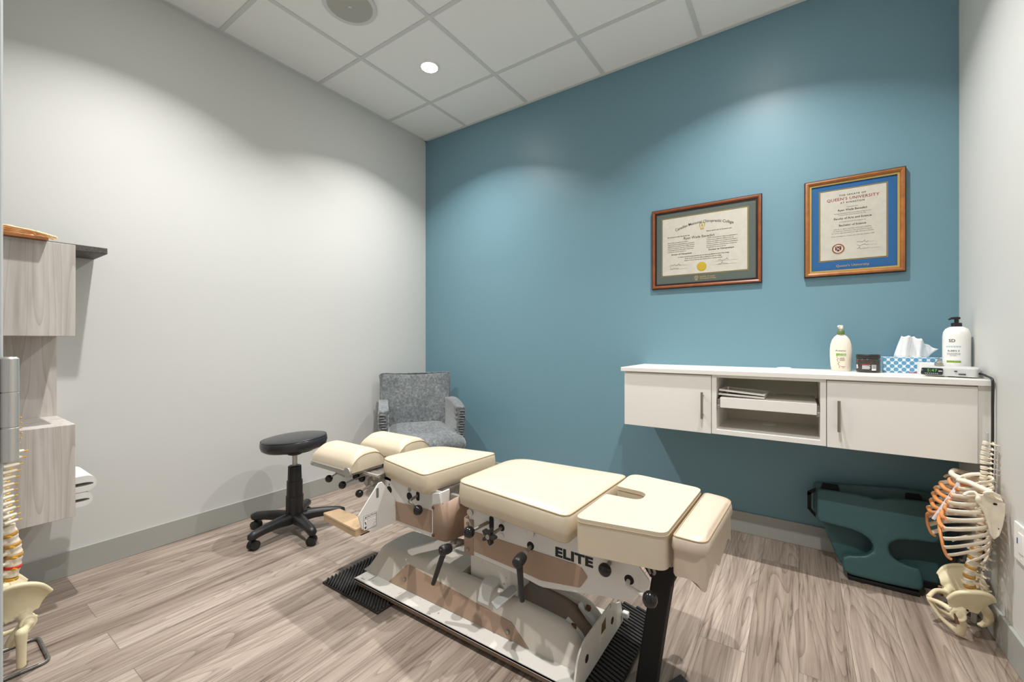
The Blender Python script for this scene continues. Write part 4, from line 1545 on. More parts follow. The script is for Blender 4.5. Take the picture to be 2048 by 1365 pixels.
# ------------------------------------------------------------------ framed diplomas
def diploma(name, label, x0, x1, z0, z1, fw, mats, dep):
    t = thing(name, label, 'framed diploma', ((x0 + x1) / 2, YB, z0))
    y1 = YB - 0.001
    bm = BM()
    prof = [(0.0, 0.0), (0.0, 0.6), (0.18, 0.92), (0.5, 1.0), (0.82, 0.85), (1.0, 0.55), (1.0, 0.0)]
    rings = []
    for (u, h) in prof:
        d = fw * u
        y = y1 - dep * h
        rings.append([bm.verts.new(p) for p in ((x0 + d, y, z0 + d), (x1 - d, y, z0 + d), (x1 - d, y, z1 - d), (x0 + d, y, z1 - d))])
    for A, B in zip(rings, rings[1:]):
        for j in range(4):
            bm.faces.new((A[j], A[(j + 1) % 4], B[(j + 1) % 4], B[j]))
    obj('frame', bm, mats['wood'], t, smooth=True, angle=25)
    def ring(name, d, w, yy, m, parent):
        b = BM()
        box(b, x0 + d, x1 - d, yy - 0.002, yy, z0 + d, z0 + d + w)
        box(b, x0 + d, x1 - d, yy - 0.002, yy, z1 - d - w, z1 - d)
        box(b, x0 + d, x0 + d + w, yy - 0.002, yy, z0 + d + w, z1 - d - w)
        box(b, x1 - d - w, x1 - d, yy - 0.002, yy, z0 + d + w, z1 - d - w)
        return obj(name, b, m, parent)
    ob_ = BM()
    w = mats['edge']
    yy = y1 - dep * 0.62
    for (a, b, c, d) in ((x0, x1, z0, z0 + w), (x0, x1, z1 - w, z1), (x0, x0 + w, z0 + w, z1 - w), (x1 - w, x1, z0 + w, z1 - w)):
        box(ob_, a - 0.0008, b + 0.0008, yy - 0.004, yy, c - 0.0008 * (a == x0 and b == x1), d + 0.0008 * (a == x0 and b == x1))
    obj('dark_outer_bead', ob_, M['ebony'], t)
    ring('inner_bead', fw - 0.0005, mats['bead'], y1 - dep * 0.55, mats['beadm'], t)
    bm = BM(); box(bm, x0 - 0.0022, x1 + 0.0022, y1 - 0.0095, y1, z0 - 0.0022, z1 + 0.0022)
    obj('outer_edge', bm, M['ebony'], t, bevel=0.001)
    bm = BM(); box(bm, x0 + fw * 0.9, x1 - fw * 0.9, y1 - 0.0112, y1 - 0.0100, z0 + fw * 0.9, z1 - fw * 0.9)
    # the outer edge block is behind the mat board
    mt = obj('mat_board', bm, mats['mat'], t)
    return t, y1, mt, ring
YD = YB - 0.001
def put(x, z, y):
    return plane_M((x, y, z), (1, 0, 0), (0, 0, 1))
# left: landscape, grey-green mat, ivory certificate
t, y1, mt, ring = diploma('framed_diploma', 'landscape diploma in a dark-edged wood frame with grey-green mat', -0.768, -0.170, 1.412, 1.903, 0.020, dict(wood=M['wood'], bead=0.009, beadm=M['ebony'], mat=M['greymat'], edge=0.0042), 0.020)
cx0, cx1, cz0, cz1 = -0.703, -0.240, 1.492, 1.840
yp = y1 - 0.0115
bm = BM(); box(bm, cx0 - 0.007, cx1 + 0.007, yp - 0.0004, yp, cz0 - 0.007, cz1 + 0.007)
obj('gold_fillet', bm, M['gold'], t)
bm = BM(); box(bm, cx0 - 0.0045, cx1 + 0.0045, yp - 0.0006, yp - 0.0003, cz0 - 0.0045, cz1 + 0.0045)
obj('dark_fillet', bm, M['greymat'], t)
bm = BM(); box(bm, cx0 - 0.002, cx1 + 0.002, yp - 0.0008, yp - 0.0005, cz0 - 0.002, cz1 + 0.002)
obj('gold_line', bm, M['gold'], t)
bm = BM(); box(bm, cx0, cx1, yp - 0.0012, yp - 0.0006, cz0, cz1)
ct = obj('certificate', bm, M['paper'], t)
yt = yp - 0.0014
mx = (cx0 + cx1) / 2
bm = BM()
text_bm(bm, 'Canadian Memorial Chiropractic College', 0.0235, put(mx + 0.004, 1.796, yt), 0.0001, bold=0.00022, arc=0.42, sx=0.86, space=0.98)
text_bm(bm, 'Ryan Wade Benedict', 0.0225, put(mx - 0.022, 1.709, yt), 0.0001, bold=0.0001, sx=0.9)
text_bm(bm, 'Be it known by this document that', 0.0092, put(cx0 + 0.030, 1.725, yt), 0.0001, 'LEFT', bold=0.0002)
text_bm(bm, 'Faisons savoir par ce document que', 0.0092, put(mx + 0.020, 1.737, yt), 0.0001, 'LEFT', bold=0.0002)
L1 = ['having fulfilled all academic and clinical', 'requirements and having satisfied all requirements', 'established by the Senate of the College, and been', 'admitted to graduation upon the recommendation', 'of the Faculty and the authorization of the Board', 'of Governors and has received as a']
L2 = ['a satisfait entierement aux exigences academiques et', 'cliniques et aux reglements etablis en vertu de', "l'autorite du College et que ce grade lui est confere a", "l'obtention du diplome ainsi qu'aux recommandations", 'du corps professoral, ordonnons par le Conseil des', 'Gouverneurs et a recu le titre de']
for i, (a, b) in enumerate(zip(L1, L2)):
    text_bm(bm, a, 0.0076, put(cx0 + 0.030, 1.690 - i * 0.0112, yt), 0.0001, 'LEFT', bold=0.0001)
    text_bm(bm, b, 0.0076, put(mx + 0.020, 1.695 - i * 0.0112, yt), 0.0001, 'LEFT', bold=0.0001)
text_bm(bm, 'Doctor of Chiropractic', 0.0125, put(cx0 + 0.112, 1.617, yt), 0.0001, bold=0.0003)
text_bm(bm, 'Docteur en Chiropratique', 0.0125, put(mx + 0.098, 1.625, yt), 0.0001, bold=0.0003)
for i, s_ in enumerate(['In witness whereof we have hereunto set our hands and affixed the seal of the College', 'En foi de quoi nous avons signe et appose le sceau du College', 'Dated on 21st of 12th the day of June in 03 at Toronto, Canada']):
    text_bm(bm, s_, 0.0080, put(mx, 1.598 - i * 0.0118, yt), 0.0001, bold=0.0002)
for (a, b, z) in ((cx0 + 0.035, cx0 + 0.145, 1.548), (cx0 + 0.035, cx0 + 0.145, 1.527), (cx1 - 0.165, cx1 - 0.05, 1.552), (cx1 - 0.165, cx1 - 0.05, 1.532)):
    box(bm, a, b, yt - 0.0001, yt, z, z + 0.0008)
obj('lettering', bm, M['ink'], ct)
def signature(bm, x, z, w, y, seed):
    rnd = random.Random(seed)
    pts = [(x + w * i / 14, y, z + rnd.uniform(-0.002, 0.009) * (1.6 if i % 3 == 0 else 0.6)) for i in range(15)]
    tube(bm, smoothpath(pts, 3), 0.0006, 4)
bm = BM()
signature(bm, cx0 + 0.045, 1.551, 0.06, yt, 1)
signature(bm, cx0 + 0.045, 1.529, 0.05, yt, 2)
signature(bm, cx1 - 0.150, 1.556, 0.055, yt, 3)
signature(bm, cx1 - 0.150, 1.535, 0.05, yt, 4)
pieces('signature', bm, M['ink'], ct)
bm = BM(); lathe(bm, [(0.026, 0.0), (0.0265, -0.0008), (0.022, -0.0012), (0.001, -0.0013)], (mx - 0.006, yt, 1.530), 40, 'Y')
obj('gold_seal', bm, M['goldseal'], ct, smooth=True, angle=20)
def crest(bm, x, z, s, y):
    out = [(-0.8, 0.55), (-0.55, 0.9), (0, 1.0), (0.55, 0.9), (0.8, 0.55), (0.72, 0.0), (0.45, -0.5), (0.5, -0.95), (0, -1.05), (-0.5, -0.95), (-0.45, -0.5), (-0.72, 0.0)]
    inn = [(a * 0.74, b * 0.74 + 0.03) for a, b in out]
    A = [bm.verts.new((x + a * s, y, z + b * s)) for a, b in out]
    B = [bm.verts.new((x + a * s, y, z + b * s)) for a, b in inn]
    n = len(A)
    for i in range(n):
        bm.faces.new((A[i], A[(i + 1) % n], B[(i + 1) % n], B[i]))
    box(bm, x - 0.10 * s, x + 0.10 * s, y - 0.0001, y + 0.0001, z - 0.6 * s, z + 0.6 * s)
    box(bm, x - 0.34 * s, x + 0.34 * s, y - 0.0001, y + 0.0001, z + 0.12 * s, z + 0.28 * s)
    box(bm, x - 0.3 * s, x + 0.3 * s, y - 0.0001, y + 0.0001, z - 0.92 * s, z - 0.72 * s)
bm = BM(); crest(bm, mx - 0.004, 1.771, 0.021, yt)
obj('crest', bm, M['goldseal'], ct)
bm = BM()
text_bm(bm, 'Canadian Memorial', 0.0105, put(mx - 0.018, 1.470, yp - 0.0002), 0.0001, 'LEFT', bold=0.0002)
text_bm(bm, 'Chiropractic College', 0.0105, put(mx - 0.018, 1.459, yp - 0.0002), 0.0001, 'LEFT', bold=0.0002)
crest(bm, mx - 0.036, 1.464, 0.0135, yp - 0.0002)
obj('lettering', bm, M['goldprint'], mt)
bm = BM(); box(bm, -0.752, -0.186, y1 - 0.0142, y1 - 0.0138, 1.428, 1.887)
obj('glass', bm, M['glass'], t)

# right: portrait, royal blue mat, white certificate
t, y1, mt, ring = diploma('framed_diploma', 'portrait diploma in an oak frame with royal blue mat', 0.0255, 0.4195, 1.419, 1.9155, 0.022, dict(wood=M['woodlt'], bead=0.008, beadm=M['gold'], mat=M['bluemat'], edge=0.0022), 0.026)
cx0, cx1, cz0, cz1 = 0.0925, 0.3505, 1.500, 1.853
yp = y1 - 0.0115
bm = BM(); box(bm, cx0 - 0.006, cx1 + 0.006, yp - 0.0004, yp, cz0 - 0.006, cz1 + 0.006)
obj('gold_fillet', bm, M['gold'], t)
bm = BM(); box(bm, cx0 - 0.003, cx1 + 0.003, yp - 0.0006, yp - 0.0003, cz0 - 0.003, cz1 + 0.003)
obj('dark_fillet', bm, M['navy'], t)
bm = BM(); box(bm, cx0 - 0.0014, cx1 + 0.0014, yp - 0.0008, yp - 0.0005, cz0 - 0.0014, cz1 + 0.0014)
obj('gold_line', bm, M['gold'], t)
bm = BM(); box(bm, cx0, cx1, yp - 0.0012, yp - 0.0006, cz0, cz1)
ct = obj('certificate', bm, M['paper'], t)
yt = yp - 0.0014
mx = (cx0 + cx1) / 2
bm = BM()
text_bm(bm, 'THE SENATE OF', 0.0115, put(mx, 1.824, yt), 0.0001, bold=0.0002, space=1.25, sx=1.05)
text_bm(bm, 'AT KINGSTON', 0.0115, put(mx, 1.786, yt), 0.0001, bold=0.0002, space=1.25, sx=1.05)
text_bm(bm, 'Ryan Wade Benedict', 0.0135, put(mx, 1.749, yt), 0.0001, bold=0.0002)
text_bm(bm, 'Faculty of Arts and Science', 0.0135, put(mx, 1.707, yt), 0.0001, bold=0.0002)
text_bm(bm, 'Bachelor of Science', 0.0135, put(mx, 1.672, yt), 0.0001, bold=0.0002)
obj('lettering', bm, M['ink'], ct)
bm = BM()
for s_, z in (('witnesses that', 1.763), ('having completed the prescribed program and', 1.733), ('having been recommended by the', 1.724), ('is hereby granted the Degree of', 1.690), ('with all its rights, privileges and responsibilities.', 1.654), ('In testimony whereof by the authority of Senate', 1.644), ('we hereto sign and attest and affix the seal of Senate.', 1.634), ('Given at Kingston, Canada, this 2nd day of June, 1999', 1.618)):
    text_bm(bm, s_, 0.0078, put(mx, z, yt), 0.0001, sx=1.0)
obj('lettering', bm, M['inkgrey'], ct)
bm = BM(); text_bm(bm, "QUEEN'S UNIVERSITY", 0.0200, put(mx, 1.805, yt), 0.0001, bold=0.0002, space=1.08, sx=1.0)
obj('lettering', bm, M['redink'], ct)
bm = BM()
for i in range(3):
    signature(bm, mx + 0.018, 1.578 - i * 0.0165, 0.045, yt, 11 + i)
    box(bm, mx + 0.064, mx + 0.084 + 0.01 * i, yt - 0.0001, yt, 1.578 - i * 0.0165, 1.5788 - i * 0.0165)
pieces('signature', bm, M['inkgrey'], ct)
sxx, szz = mx - 0.056, 1.555
bm = BM(); lathe(bm, [(0.0265, 0.0), (0.0265, -0.0006), (0.001, -0.0007)], (sxx, yt, szz), 40, 'Y')
sl = obj('seal', bm, M['woodlt'], ct)
bm = BM(); lathe(bm, [(0.0265, -0.0007), (0.0265, -0.0010), (0.0255, -0.0010), (0.0255, -0.0007)], (sxx, yt, szz), 40, 'Y', loop=True)
lathe(bm, [(0.0195, -0.0007), (0.0195, -0.0009), (0.001, -0.00095)], (sxx, yt, szz), 36, 'Y')
obj('seal_ring', bm, M['paper'], sl)
bm = BM(); prism(bm, [(sxx - 0.0125, szz + 0.0125), (sxx + 0.0125, szz + 0.0125), (sxx + 0.0125, szz - 0.006), (sxx, szz - 0.0145), (sxx - 0.0125, szz - 0.006)], yt - 0.0013, yt - 0.0009, 'Y')
obj('seal_shield', bm, M['redink'], sl)
bm = BM(); prism(bm, [(sxx - 0.009, szz + 0.009), (sxx + 0.009, szz + 0.009), (sxx + 0.009, szz - 0.005), (sxx, szz - 0.010), (sxx - 0.009, szz - 0.005)], yt - 0.0015, yt - 0.0013, 'Y')
obj('seal_field', bm, M['navy'], sl)
bm = BM()
for s_ in (1, -1):
    Mx = Matrix.Translation((sxx, yt - 0.0016, szz)) @ Matrix.Rotation(R(45 * s_), 4, 'Y')
    box(bm, -0.0115, 0.0115, -0.0001 * s_, 0.0002, -0.0016, 0.0016, Mx)
obj('seal_cross', bm, M['goldprint'], sl)
bm = BM(); text_bm(bm, "Queen's University", 0.0165, put(mx, 1.468, yp - 0.0002), 0.0001, bold=0.0002, space=1.02)
obj('lettering', bm, M['goldprint'], mt)
bm = BM(); box(bm, 0.0435, 0.4015, y1 - 0.0142, y1 - 0.0138, 1.437, 1.8975)
obj('glass', bm, M['glass'], t)

# ------------------------------------------------------------------ wall plate on the right wall
t = thing('wall_plate', 'white wall plate with a small blue mark low on the right wall', 'wall outlet', (XR, 2.08, 0.42))
bm = BM(); box(bm, XR - 0.007, XR, 2.000, 2.108, 0.365, 0.488)
pl = obj('plate', bm, M['whiteplastic'], t, bevel=0.003, seg=3)
bm = BM(); box(bm, XR - 0.0074, XR - 0.0068, 2.074, 2.084, 0.421, 0.440)
obj('blue_mark', bm, M['bluelabel'], pl)
bm = BM(); box(bm, XR - 0.0095, XR - 0.0065, 2.034, 2.068, 0.398, 0.462)
obj('socket', bm, M['whiteplastic'], pl, bevel=0.001)
bm = BM()
for z in (0.378, 0.479):
    disc(bm, (XR - 0.0072, 2.054, z), 0.003, 0.001, 'X', 12)
pieces('screw', bm, M['grid'], pl)

# ------------------------------------------------------------------ green cushions leaning on the blue wall
def pillow(name, label, outline, y0, k, th, bev, m):
    """outline (x, z) laid on a plane leaning back to the wall: y = y0 + k z; th = thickness towards the wall"""
    ln = math.sqrt(1 + k * k)
    nrm = Vector((0, 1 / ln, -k / ln))
    bm = BM()
    vs = prism(bm, outline, 0.0, th, 'Y')
    for v in vs:
        x, t_, z = v.co
        base = Vector((x, y0 + k * z, z))
        v.co = base + nrm * t_
    o = fuse(obj(name, bm, m, None, smooth=True), 0.007, int(bev * 600), 0.5)
    return tag(o, label, 'cushion')
front = [(0.073, 0.358), (0.080, 0.367), (0.20, 0.371), (0.255, 0.369), (0.285, 0.362), (0.315, 0.366), (0.34, 0.377), (0.48, 0.386), (0.505, 0.384), (0.515, 0.372), (0.515, 0.240), (0.500, 0.226), (0.42, 0.219), (0.372, 0.211), (0.345, 0.198), (0.331, 0.178), (0.330, 0.158), (0.342, 0.138), (0.362, 0.124), (0.400, 0.116), (0.428, 0.112), (0.437, 0.100), (0.437, 0.046), (0.425, 0.031), (0.300, 0.026), (0.196, 0.027), (0.172, 0.036), (0.167, 0.050), (0.166, 0.092), (0.184, 0.105), (0.226, 0.113), (0.258, 0.126), (0.277, 0.146), (0.278, 0.166), (0.266, 0.188), (0.240, 0.204), (0.200, 0.214), (0.130, 0.219), (0.084, 0.221), (0.073, 0.230)]
fp = pillow('body_cushion', 'teal vinyl cushion with two round cut-outs leaning in front against its twin', front, 2.430, 0.30, 0.075, 0.016, M['green'])
rear = [(0.060, 0.358), (0.072, 0.372), (0.20, 0.384), (0.38, 0.402), (0.46, 0.405), (0.535, 0.400), (0.552, 0.385), (0.540, 0.10), (0.53, 0.030), (0.50, 0.022), (0.20, 0.012), (0.165, 0.02), (0.150, 0.05), (0.112, 0.14), (0.098, 0.190), (0.070, 0.215), (0.060, 0.24)]
rp = pillow('body_cushion', 'dark teal back cushion with black straps standing behind the cut-out cushion', rear, 2.553, 0.235, 0.052, 0.014, M['green'])
bm = BM()
vs = box(bm, 0.175, 0.505, 2.553, 2.602, 0.001, 0.030)
obj('base_panel', bm, M['web'], rp, bevel=0.004)
bm = BM()
box(bm, 0.185, 0.425, 2.445, 2.500, 0.001, 0.018)
obj('base_panel', bm, M['web'], fp, bevel=0.004)
bm = BM()
yh = 2.575
for (a, b, c, d) in (((0.070, 0.350), (0.036, 0.325), (0.036, 0.302), (0.070, 0.330)), ((0.036, 0.325), (0.036, 0.235), (0.052, 0.238), (0.052, 0.320)), ((0.036, 0.238), (0.070, 0.198), (0.070, 0.218), (0.052, 0.242))):
    prism(bm, [a, b, c, d], yh + 0.035, yh + 0.039, 'Y')
obj('carry_strap', bm, M['web'], rp)
bm = BM()
vs = prism(bm, [(0.405, 0.325), (0.408, 0.378), (0.414, 0.384), (0.455, 0.386), (0.462, 0.378), (0.468, 0.325)], 0.0, 0.006, 'Y')
for v in vs:
    v.co = Vector((v.co.x, 2.553 + 0.235 * v.co.z - 0.006 + v.co.y, v.co.z))
obj('webbing_tab', bm, M['web'], rp)
bm = BM()
vs = prism(bm, [(0.09, 0.345), (0.10, 0.372), (0.16, 0.374), (0.168, 0.345)], 0.0, 0.006, 'Y')
for v in vs:
    v.co = Vector((v.co.x, 2.553 + 0.235 * v.co.z - 0.006 + v.co.y, v.co.z))
obj('webbing_tab', bm, M['web'], rp)

# ------------------------------------------------------------------ rolling stool
SX, SY = -2.384, 1.296
stl = thing('rolling_stool', 'round black leather stool on a five-star castor base by the left wall', 'stool', (SX, SY, 0))
bm = BM()
lathe(bm, [(0.001, 0.470), (0.11, 0.470), (0.150, 0.474), (0.167, 0.486), (0.173, 0.506), (0.172, 0.525), (0.167, 0.535), (0.154, 0.5405), (0.11, 0.546), (0.06, 0.549), (0.001, 0.5495)], (SX, SY, 0), 56)
Tl = Matrix.Translation((SX, SY, 0.49)) @ Matrix.Rotation(R(3.5), 4, Vector((0.56, -0.83, 0))) @ Matrix.Translation((-SX, -SY, -0.49))
bmesh.ops.transform(bm, matrix=Tl, verts=bm.verts)
st_seat = obj('seat', bm, M['leather'], stl, smooth=True, angle=80)
bm = BM(); tube(bm, [(SX + 0.168 * math.cos(a), SY + 0.168 * math.sin(a), 0.5345) for a in [2 * PI * i / 56 for i in range(56)]], 0.0022, 6, closed=True)
bmesh.ops.transform(bm, matrix=Tl, verts=bm.verts)
obj('piping', bm, M['black'], st_seat, smooth=True)
bm = BM(); lathe(bm, [(0.10, 0.471), (0.10, 0.462), (0.045, 0.457), (0.036, 0.440), (0.024, 0.436)], (SX, SY, 0), 28)
obj('seat_plate', bm, M['black'], stl, smooth=True, angle=40)
bm = BM(); lathe(bm, [(0.0135, 0.36), (0.0135, 0.445)], (SX, SY, 0), 24)
obj('gas_lift', bm, M['chrome'], stl, smooth=True)
bm = BM(); lathe(bm, [(0.046, 0.095), (0.0455, 0.205), (0.0415, 0.2065), (0.0410, 0.290), (0.0365, 0.2915), (0.0345, 0.372), (0.0300, 0.375), (0.014, 0.375)], (SX, SY, 0), 32)
obj('column_cover', bm, M['black'], stl, smooth=True, angle=40)
bm = BM(); lathe(bm, [(0.030, 0.060), (0.052, 0.070), (0.054, 0.098), (0.047, 0.104)], (SX, SY, 0), 28)
obj('hub', bm, M['black'], stl, smooth=True, angle=50)
for k in range(5):
    a = R(-81 + 72 * k)
    ux, uy = math.cos(a), math.sin(a)
    P3 = lambda r, z: Vector((SX + ux * r, SY + uy * r, z))
    bm = BM()
    tube(bm, [P3(0.03, 0.080), P3(0.10, 0.085), P3(0.19, 0.080), P3(0.235, 0.074), P3(0.256, 0.066), P3(0.263, 0.056)], [0.034, 0.029, 0.0245, 0.0235, 0.0215, 0.010], 14)
    leg = obj('leg', bm, M['black'], stl, smooth=True, angle=70)
    bm = BM()
    cR = 0.0235
    c = P3(0.240, cR)
    t_ = Vector((-uy, ux, 0))
    ang = a + 0.7 * (k - 2)
    wv = Vector((math.cos(ang), math.sin(ang), 0))
    for s in (-1, 1):
        p = c + wv * 0.013 * s
        tube(bm, [p - wv * 0.0095, p - wv * 0.0085, p + wv * 0.0085, p + wv * 0.0095], [0.0195, cR, cR, 0.0195], 22)
    tube(bm, [P3(0.240, cR), P3(0.240, 0.058)], 0.0075, 10)
    prismv = tube(bm, [c - wv * 0.004, c + wv * 0.004], 0.0250, 20)
    obj('castor', bm, M['black'], leg, smooth=True, angle=40)

# ------------------------------------------------------------------ grey velvet armchair in the corner (turned towards the room)
ARZ = R(55)
ac = thing('armchair', 'grey velvet armchair with slim wire legs in the corner by the blue wall', 'armchair', (-2.415, 2.277, 0), rz=ARZ)
# local frame: -y is the front, metres, base on the floor
def padded(name, grid, th, m=M['velvet']):
    """surface grid with thickness, softened at the rim"""
    bm = BM()
    V_ = [[bm.verts.new(p) for p in row] for row in grid]
    for a, b in zip(V_, V_[1:]):
        for j in range(len(a) - 1):
            bm.faces.new((a[j], a[j + 1], b[j + 1], b[j]))
    o = obj(name, bm, m, ac, smooth=True, local=True, angle=180)
    s = o.modifiers.new('thickness', 'SOLIDIFY'); s.thickness = th; s.offset = 0
    b = o.modifiers.new('bevel', 'BEVEL'); b.width = th * 0.33; b.segments = 3; b.limit_method = 'ANGLE'; b.angle_limit = R(50)
    return o
g = []
for i in range(13):
    v = i / 12
    z = 0.29 + v * 0.540
    hw = 0.250 + 0.020 * v
    row = []
    for j in range(15):
        u = j / 14 * 2 - 1
        row.append((u * hw, 0.09 + 0.10 * v ** 1.2 - 0.025 * u * u * (1 - 0.3 * v), z - 0.008 * (1 - u * u) * (v > 0.95)))
    g.append(row)
bk = padded('backrest', g, 0.05)
bm = BM()
hw = 0.270
tube(bm, smoothpath([(-hw - 0.002, 0.135, 0.56), (-hw - 0.003, 0.150, 0.77), (-hw + 0.004, 0.154, 0.828), (-0.14, 0.164, 0.828), (0.14, 0.164, 0.828), (hw - 0.004, 0.154, 0.828), (hw + 0.003, 0.150, 0.77), (hw + 0.002, 0.135, 0.56)], 6), 0.0045, 8)
obj('piping', bm, M['velvet'], bk, smooth=True, local=True)
bm = BM()
rings = []
outl = rounded([(-0.238, 0.125), (-0.262, -0.22), (-0.290, -0.27), (-0.27, -0.352), (0.275, -0.352), (0.305, -0.27), (0.262, -0.22), (0.238, 0.125)], [0.03, 0.02, 0.04, 0.09, 0.09, 0.04, 0.02, 0.03], 5)
for (sc_, z) in ((0.86, 0.290), (0.95, 0.300), (1.0, 0.328), (1.0, 0.352), (0.975, 0.384), (0.92, 0.408), (0.80, 0.428), (0.55, 0.442), (0.25, 0.446)):
    rings.append([bm.verts.new((x * sc_, -0.09 + (y + 0.09) * sc_, z + max(0, z - 0.33) * (y + 0.06) * 0.9)) for x, y in outl])
for A, B in zip(rings, rings[1:]):
    for j in range(len(A)):
        bm.faces.new((A[j], A[(j + 1) % len(A)], B[(j + 1) % len(A)], B[j]))
bm.faces.new(list(reversed(rings[0]))); bm.faces.new(rings[-1])
obj('seat', bm, M['velvet'], ac, smooth=True, local=True, angle=180)
for s in (-1, 1):
    g = []
    for i in range(17):
        v = i / 16
        z = 0.335 + v * 0.300
        row = []
        for j in range(13):
            u = j / 12
            y = 0.10 - u * 0.335
            x = s * (0.232 + 0.022 * v + 0.020 * u + 0.012 * math.sin(v * PI))
            zz = z - 0.035 * u * u * v + 0.012 * math.sin(u * PI) * v
            if u > 0.7:
                x += s * 0.007 * math.sin(v * 44) * (u - 0.7) * 3.3
            row.append((x, y, zz))
        g.append(row)
    ar = padded('armrest', g, 0.066)
    bm = BM()
    for i in range(12):
        z = 0.365 + i * 0.0185
        x = s * (0.258 + 0.022 * (z - 0.335) / 0.30 + 0.008) + 0.004 * math.sin(i * 2.3)
        w = 0.026 + 0.004 * math.sin(i * 1.7)
        z += 0.003 * math.sin(i * 3.1)
        tube(bm, [(x - w, -0.228, z - 0.004), (x - w * 0.4, -0.242, z + 0.003), (x + w * 0.4, -0.243, z + 0.002), (x + w, -0.230, z - 0.005)], [0.003, 0.0060, 0.0060, 0.003], 8)
    obj('gathered_front', bm, M['velvet'], ar, smooth=True, local=True)
for (x, y) in ((-0.23, -0.27), (0.23, -0.27), (-0.20, 0.10), (0.20, 0.10)):
    bm = BM(); tube(bm, smoothpath([(x * 0.96, y * 0.94, 0.296), (x, y, 0.24), (x * 1.05, y * 1.06, 0.0)], 4), 0.0065, 10)
    obj('leg', bm, M['black'], ac, smooth=True, local=True)

# ------------------------------------------------------------------ left wall: ash cabinets, back panel, dark shelf
LXF, LXB = -2.430, XL
YE = 0.420
Y0C = YF + 0.002
def ash_box(z0, z1, label):
    t = thing('wall_cabinet', label, 'cabinet', ((LXF + LXB) / 2, 0.22, z0))
    bm = BM()
    box(bm, LXB + 0.020, LXF - 0.019, Y0C, YE, z1 - 0.018, z1)
    box(bm, LXB + 0.020, LXF - 0.019, Y0C, YE, z0, z0 + 0.018)
    box(bm, LXB + 0.020, LXF - 0.019, Y0C, Y0C + 0.018, z0 + 0.018, z1 - 0.018)
    obj('carcass', bm, M['ash'], t)
    bm = BM(); box(bm, LXF - 0.018, LXF, Y0C + 0.003, YE, z0 - 0.001, z1)
    obj('door', bm, M['ash'], t, bevel=0.001)
    return t
ash_box(1.107, 1.476, 'upper pale ash wall cabinet under the dark shelf on the left wall')
ash_box(0.376, 0.748, 'lower pale ash wall cabinet with open end holding white towels')
bm = BM(); box(bm, LXB, LXB + 0.019, Y0C, YE, 0.376, 1.476)
tag(obj('back_panel', bm, M['ash'], None), 'pale ash back panel on the left wall linking the two cabinets', 'wall panel')
bm = BM(); box(bm, LXB + 0.001, -2.571, Y0C, 0.546, 1.4765, 1.503)
tag(obj('dark_shelf', bm, M['slab'], None, bevel=0.002), 'dark grey stone-look shelf slab on top of the upper ash cabinet', 'shelf')
# folded towels sticking out of the open end of the lower cabinet
def towel(z, y1, h, label):
    bm = BM()
    sec = []
    n = 14
    for i in range(n + 1):
        a = -PI / 2 + PI * i / n
        sec.append((y1 - h + h * math.cos(a) + 0.0, z + h + h * math.sin(a)))
    outer = [(0.10, z)] + sec + [(0.10, z + 2 * h)]
    inner = []
    for (y, zz) in reversed(outer):
        inner.append((max(0.10, y - 0.010) if y > 0.11 else 0.10, z + h * 0.92 + (zz - z - h) * 0.24))
    prism(bm, outer + inner, -2.70, -2.475, 'X')
    tag(obj('folded_towel', bm, M['towel'], None, smooth=True, angle=50), label, 'towel', 'towels in the lower ash cabinet')
towel(0.4545, 0.492, 0.033, 'upper white folded towel loop sticking out of the lower ash cabinet')
towel(0.3942, 0.480, 0.029, 'lower white folded towel loop sticking out of the lower ash cabinet')

# foot-bone model on a wooden board, on top of the upper ash cabinet
ft = thing('foot_bone_model', 'yellowish foot skeleton model on a thin wooden board on top of the upper ash cabinet', 'anatomical model', (-2.50, 0.27, 1.476))
bm = BM(); box(bm, -2.568, -2.405, 0.10, 0.342, 1.4765, 1.489)
obj('board', bm, M['woodlt'], ft, bevel=0.001)
bm = BM()
for k in range(5):
    x0 = -2.455 - k * 0.020
    base = Vector((x0, 0.235, 1.520 - k * 0.003))
    tip = Vector((x0 + 0.012 - k * 0.002, 0.352 + (0.024 if k < 3 else 0.008) - abs(k - 1) * 0.006, 1.498))
    mid = base.lerp(tip, 0.58)
    mid.z += 0.004
    for a, b in ((base, mid), (mid, mid.lerp(tip, 0.6)), (mid.lerp(tip, 0.6), tip)):
        q = [a, a.lerp(b, 0.12), a.lerp(b, 0.5), a.lerp(b, 0.88), b]
        tube(bm, q, [0.0035, 0.0062, 0.0042, 0.0058, 0.0035], 10)
for (x, y, z, r) in ((-2.46, 0.222, 1.520, 0.013), (-2.48, 0.215, 1.519, 0.013), (-2.51, 0.215, 1.515, 0.014), (-2.475, 0.190, 1.520, 0.016), (-2.51, 0.18, 1.516, 0.018), (-2.49, 0.15, 1.512, 0.022), (-2.49, 0.125, 1.509, 0.020)):
    ball(bm, (x, y, z), r, 14, (1.1, 0.95, 0.8))
o = fuse(obj('foot_bones', bm, mat('yellowed_bone', (228, 204, 156), 0.45, var=0.05, vscale=40), ft, smooth=True), 0.0022, 2)

